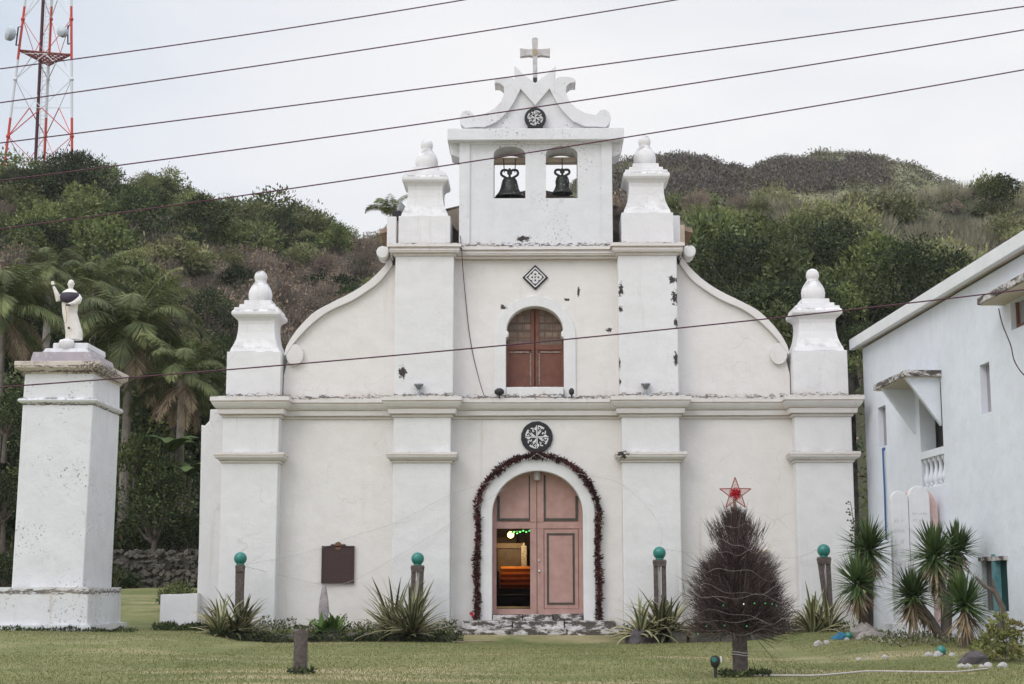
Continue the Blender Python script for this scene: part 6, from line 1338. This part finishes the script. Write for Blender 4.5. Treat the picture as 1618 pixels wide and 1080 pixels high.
for (px, py, i, dv, rr) in ((16.5, 53, 0, Vector((-.75, -.6, 0)), .62), (99.5, 50.5, 1, Vector((-.35, -.9, 0)), .46)):
    c = U(px, py, RD - .8); dv = dv.normalized(); o1 = Vector((0, 0, 1)); o2 = dv.cross(o1); mb = MB()
    mb.sections([[tuple(c + dv * a + (o1 * math.cos(t) + o2 * math.sin(t)) * r) for t in [q_ * math.pi / 10 for q_ in range(20)]] for a, r in ((-.38, .12), (-.33, rr * .7), (-.12, rr), (.28, rr), (.30, rr * .97), (.36, .02))], 0, True); ds_ = mb.build('dish', simple('dish_grey', (.55, .60, .66), .5, .2, 2, bmp=0), rt)
    mb = MB(); t0, t1 = lp_(i, py - 12), lp_(i, py + 17); ov = (c - dv * .5 - lp_(i, py)) * .75
    mb.bar(t0 + ov, t1 + ov, .07); mb.bar(t0, t0 + ov, .05); mb.bar(t1, t1 + ov, .05); mb.bar(c - dv * .35, lp_(i, py) + ov, .06); mb.build('mount', M_iron, ds_)

# ================================================================ ANNEX on the right
A0 = Vector((8.12, .6, 0)); dLv = Vector((.052, -1, 0)).normalized(); nO = Vector((-dLv.y * -1, 0, 0)); nO = Vector((-1, -.052, 0)).normalized()
def aP(Lq, o, z): return A0 + dLv * Lq + nO * o + Vector((0, 0, z))
def abox(mb, L0, L1, o0, o1, z0, z1, m=0):
    v = [aP(l, o, z) for z in (z0, z1) for o in (o1, o0) for l in (L0, L1)]
    return mb.add(v, [(0, 2, 3, 1), (4, 5, 7, 6), (0, 1, 5, 4), (2, 6, 7, 3), (0, 4, 6, 2), (1, 3, 7, 5)], m)
def wL(px): t = (px - 848) / 2427; return (t * 37.9 - 8.12) / (t + .052)
def wz(px, py, o=0): L_ = wL(px); return U(px, py, .6 - L_).z
M_ann = plaster('annex_wash', (.775, .815, .885), (.73, .765, .83), .5, (), .2, speck=.70)
M_slit = simple('slit_panel', (.36, .33, .38), .8, .15, 3)
M_agrey = simple('annex_inside', (.42, .40, .40), .85, .3, 2)
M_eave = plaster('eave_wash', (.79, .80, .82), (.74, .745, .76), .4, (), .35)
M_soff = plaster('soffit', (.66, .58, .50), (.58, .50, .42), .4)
an = thing('annex', tuple(A0), 'two-storey white annex with sloping eave and small hooded windows at the right', 'building')
slA = (wL(1388.5), wL(1401), wz(1394, 705), wz(1394, 642)); slB = (wL(1552.5), wL(1568), wz(1560, 652), wz(1560, 574)); bal = (wL(1454), wL(1490), wz(1475, 768), 5.25); bas = (wL(1541), wL(1580), wz(1560, 965), wz(1560, 884)); upw = (wL(1606), wL(1606) + 1.1, wz(1606, 522), wz(1606, 478))
ops = [slA, slB, bal, bas, upw]; Lend, ztop = 13.2, Uz(551, .5, 1354) + .02
Ls = sorted({-.0, Lend, *[v for o in ops for v in o[:2]]}); zs = sorted({-.4, ztop, *[v for o in ops for v in o[2:]]})
mb = MB()
vid = {}
def gv(l, o, z):
    k = (round(l, 4), o, round(z, 4))
    if k not in vid: vid[k] = len(mb.v); mb.v.append(tuple(aP(l, o, z)))
    return vid[k]
def inop(l, z): return any(o[0] < l < o[1] and o[2] < z < o[3] for o in ops)
for i in range(len(Ls) - 1):
    for j in range(len(zs) - 1):
        if inop((Ls[i] + Ls[i + 1]) / 2, (zs[j] + zs[j + 1]) / 2): continue
        a, b, c_, d = Ls[i], Ls[i + 1], zs[j], zs[j + 1]
        mb.f.append((gv(a, 0, c_), gv(b, 0, c_), gv(b, 0, d), gv(a, 0, d))); mb.m.append(0); mb.s.append(False)
for o in ops:
    a, b, c_, d = o; dp = -.34
    for q_ in (((a, c_), (b, c_)), ((b, c_), (b, d)), ((b, d), (a, d)), ((a, d), (a, c_))):
        (l0, z0), (l1, z1) = q_; mb.f.append((gv(l0, 0, z0), gv(l0, dp, z0), gv(l1, dp, z1), gv(l1, 0, z1))); mb.m.append(0); mb.s.append(False)
mb.f.append((gv(0, 0, -.4), gv(0, 0, ztop), gv(0, -7, ztop), gv(0, -7, -.4))); mb.m.append(0); mb.s.append(False)
mb.f.append((gv(Lend, 0, -.4), gv(Lend, -7, -.4), gv(Lend, -7, ztop), gv(Lend, 0, ztop))); mb.m.append(0); mb.s.append(False)
mb.f.append((gv(0, -7, -.4), gv(0, -7, ztop), gv(Lend, -7, ztop), gv(Lend, -7, -.4))); mb.m.append(0); mb.s.append(False)
mb.build('wall', M_ann, an)
ze1, ze0 = Uz(537.5, .9, 1352), Uz(551, .9, 1354)
mb = MB(); abox(mb, -.35, 14, .12, .24, ze0 - .03, ze1 + .02); bevel(mb.build('fascia', M_eave, an), .015)
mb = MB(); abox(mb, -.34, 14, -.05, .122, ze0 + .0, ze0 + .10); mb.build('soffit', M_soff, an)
mb = MB(); v = [aP(-.35, .19, ze1 + .0), aP(14, .19, ze1 + .0), aP(14, -3.5, ze1 + .9), aP(-.35, -3.5, ze1 + .9), aP(14, -7.4, ze1 - .01), aP(-.35, -7.4, ze1 - .01)]; mb.add(v, [(0, 1, 2, 3), (3, 2, 4, 5), (0, 3, 5), (1, 4, 2)]); mb.build('roof', M_roof, an)
for o, nm in ((slA, 'slit_window'), (slB, 'slit_window')):
    mb = MB(); abox(mb, o[0] - .02, o[1] + .02, -.20, -.13, o[2] - .02, o[3] + .02); mb.build(nm, M_slit, an)
# balcony window
bl = MB(); abox(bl, bal[0] - .3, bal[1] + .3, -1.5, -1.42, bal[2] - .3, bal[3] + .1); abox(bl, bal[0] - .3, bal[0] - .22, -1.42, -.345, bal[2] - .3, bal[3] + .1); abox(bl, bal[1] + .22, bal[1] + .3, -1.42, -.345, bal[2] - .3, bal[3] + .1); abox(bl, bal[0] - .22, bal[1] + .22, -1.42, -.345, bal[2] - .3, bal[2] - .22)
bw = bl.build('balcony_window', M_agrey, an)
mb = MB(); nn_ = 14; a, b = bal[0] - .15, bal[0] + .75
mb.sections([[tuple(aP(bal[0] + .55 * (bal[1] - bal[0]) + .85 * i / nn_, -.42 - .05 * math.sin(i * 2.2), z)) for i in range(nn_)] + [tuple(aP(bal[0] + .55 * (bal[1] - bal[0]) + .85 * i / nn_, -.48 - .05 * math.sin(i * 2.2), z)) for i in range(nn_)][::-1] for z in (bal[2] - .1, bal[3] + .05)], 0, True); mb.build('green_curtain', simple('green_curtain', (.035, .13, .03), .9, .3, 5), bw)
zr0, zr1 = wz(1475, 721), wz(1475, 709)
mb = MB(); abox(mb, bal[0] - .0, bal[1] + .0, -.2, .03, zr0, zr1); bevel(mb.build('balustrade_rail', M_ann, bw), .01)
for k in range(5):
    l = bal[0] + (bal[1] - bal[0]) * (k + .5) / 5; p = aP(l, -.09, 0); H = zr0 - bal[2]
    mb = MB(); mb.lathe(p.x, p.y, [(bal[2] + H * f - .003, r) for f, r in ((0, .09), (.08, .09), (.1, .05), (.2, .085), (.35, .095), (.5, .06), (.7, .045), (.85, .06), (.9, .09), (1.005, .09))], 14); mb.build('baluster', M_ann, bw)
def canopy(L0, L1, zt, out, brk):
    mb = MB(); abox(mb, L0, L1, -.02, out, zt - .13, zt); cn = bevel(mb.build('canopy', M_step, an), .015)
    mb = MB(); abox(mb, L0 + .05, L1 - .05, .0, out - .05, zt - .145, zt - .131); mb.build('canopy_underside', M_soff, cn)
    for l in brk:
        mb = MB(); v = [aP(l - .06, .0, zt - .14), aP(l - .06, out * .92, zt - .14), aP(l - .06, 0, zt - 1.15), aP(l + .06, .0, zt - .14), aP(l + .06, out * .92, zt - .14), aP(l + .06, 0, zt - 1.15)]
        mb.add(v, [(0, 1, 2), (5, 4, 3), (0, 3, 4, 1), (1, 4, 5, 2), (2, 5, 3, 0)]); mb.build('canopy_bracket', M_ann, cn)
zc_ = wz(1492, 584); canopy(wL(1492) - 2.45, wL(1492), zc_, .78, (wL(1492) - 2.0, wL(1492) - .2))
zc2 = wz(1596, 470); canopy(wL(1594), 13, zc2, .48, ())
fr_ = MB(); abox(fr_, upw[0], upw[0] + .07, -.2, -.1, upw[2], upw[3]); abox(fr_, upw[1] - .07, upw[1], -.2, -.1, upw[2], upw[3]); abox(fr_, upw[0] + .07, upw[1] - .07, -.2, -.1, upw[2], upw[2] + .1); uw_ = fr_.build('window_frame', M_shut, an)
mb = MB(); abox(mb, upw[0] + .07, upw[1] - .07, -.18, -.14, upw[2] + .1, upw[3]); mb.build('window_pane', simple('pale_pane', (.30, .29, .30), .25, .2, 3), uw_)
# barred basement window
mb = MB(); abox(mb, bas[0] - .02, bas[1] + .02, -.13, -.09, bas[2] - .02, bas[3] + .02); bs = mb.build('basement_window', simple('deep_teal', (.012, .05, .05), .5), an)
mb = MB(); abox(mb, bas[0] - .08, bas[1] + .06, -.02, .04, bas[3] - .02, bas[3] + .06); mb.build('lintel', M_step, bs)
for k in range(4): mb = MB(); l = bas[0] + .1 + .13 * k; abox(mb, l, l + .05, -.085, -.05, bas[2], bas[3]); mb.build('louvre_bar', simple('bar_grey', (.16, .15, .16), .7), bs)
mb = MB(); l = (bas[0] + bas[1]) / 2 - .05; abox(mb, l, l + .16, -.085, .03, bas[2], bas[3] + .1); mb.build('teal_shutter', simple('teal_paint', (.06, .24, .26), .6, .3, 8, c2=(.20, .36, .42)), bs)
p = aP(wL(1397.5), .05, 0); zt2 = wz(1398, 708); zb2 = wz(1398, 852); mb = MB(); mb.tube([tuple(aP(wL(1397.5), -.15, zb2 - .03)), (p.x, p.y, zb2), (p.x + .005, p.y, (zb2 + zt2) / 2), (p.x, p.y, zt2)], .022, 8); mb.tube([(p.x, p.y, zt2 - .02), tuple(aP(wL(1397.5), -.18, zt2 + .05))], .036, 8)
single(mb, 'drain_pipe', simple('blue_pvc', (.04, .13, .34), .4, .15, 4, bmp=0), (p.x, p.y, zb2), 'thin bright blue drain pipe down the annex wall', 'pipe')
# ---- white tablets monument
MY = -5.2; mx = lambda x: Ux(x, 880, MY); mz = lambda y: Uz(y, MY, 1445)
M_tab = simple('tablet_white', (.76, .77, .79), .6, .1, 5); M_pk = simple('tablet_pink', (.66, .40, .37), .7, .3, 4, c2=(.74, .60, .58)); M_ink = simple('faded_lettering', (.57, .57, .61), .8)
tb = thing('tablet_monument', (mx(1448), MY, -.1), 'white twin tablet monument with a pink back panel in front of the annex', 'monument')
ax, bx, cx_, dx2 = mx(1411), mx(1437), mx(1441), mx(1473)
def tabl(x0, x1, ztop_, y0, label):
    m_ = (x0 + x1) / 2; r = (x1 - x0) / 2; mb = MB(); mb.prism([(x0, mz(985)), (x0, ztop_ - r * 1.1)] + arc(m_, ztop_ - r * 1.1, r, r * 1.1, 180, 0, 14)[1:-1] + [(x1, ztop_ - r * 1.1), (x1, mz(985))], y0, y0 + .16)
    return bevel(mb.build('tablet', M_tab, tb), .012)
t1 = tabl(ax, bx + .02, mz(775), MY, ''); t2 = tabl(cx_ - .02, dx2, mz(767), MY + .02, '')
mb = MB(); e = mx(1489); mb.prism([(mx(1430), mz(985)), (mx(1430), mz(790))] + arc((mx(1430) + e) / 2, mz(806), (e - mx(1430)) / 2, mz(768) - mz(806), 180, 0, 16)[1:-1] + [(e, mz(806)), (e + .08, mz(985))], MY + .22, MY + .36); bevel(mb.build('back_panel', M_pk, tb), .012)
for t_, x0, x1, y0, rows in ((t1, ax, bx, MY, (822, 838, 855, 872, 890, 905)), (t2, cx_, dx2, MY + .02, (811, 822, 905, 920, 935))):
    mb = MB()
    for r_, y in enumerate(rows):
        x = x0 + .06; h = .085 if t_ is t1 else .05
        while x < x1 - .08:
            w_ = random.uniform(.025, .045); z = mz(y)
            if random.random() < .85:
                mb.box(x, x + .010, y0 - .004, y0 + .01, z - h / 2, z + h / 2); k = random.random()
                if k < .6: mb.box(x + .010, x + w_, y0 - .004, y0 + .01, z + h / 2 - .012 if k < .3 else z - .006, z + h / 2 if k < .3 else z + .006)
                if k > .4: mb.box(x + w_ - .008, x + w_, y0 - .0045, y0 + .01, z - h / 2, z + h * .2)
            x += w_ + .016
    mb.build('lettering', M_ink, t_)
mb = MB(); mb.box(mx(1400), mx(1474), MY - .3, MY + .5, mz(1000), mz(984)); bevel(mb.build('plinth', M_tab, tb), .02)
mb = MB(); mb.box(mx(1395), mx(1480), MY - .5, MY + .6, -.4, mz(1000) + .002); bevel(mb.build('plinth_step', M_tab, tb), .02)
# ================================================================ light sea haze in the air
mb = MB(); mb.box(-260, 330, -60, 345, -140, 120)
m, t, b = newmat('haze'); t.nodes.remove(b); pv = N(t, 'ShaderNodeVolumePrincipled'); pv.inputs['Color'].default_value = (.92, .94, .97, 1); pv.inputs['Density'].default_value = 0.00022; pv.inputs['Anisotropy'].default_value = .2
t.links.new(pv.outputs[0], t.nodes['Material Output'].inputs['Volume'])
tag(mb.build('haze', m), kind='stuff')
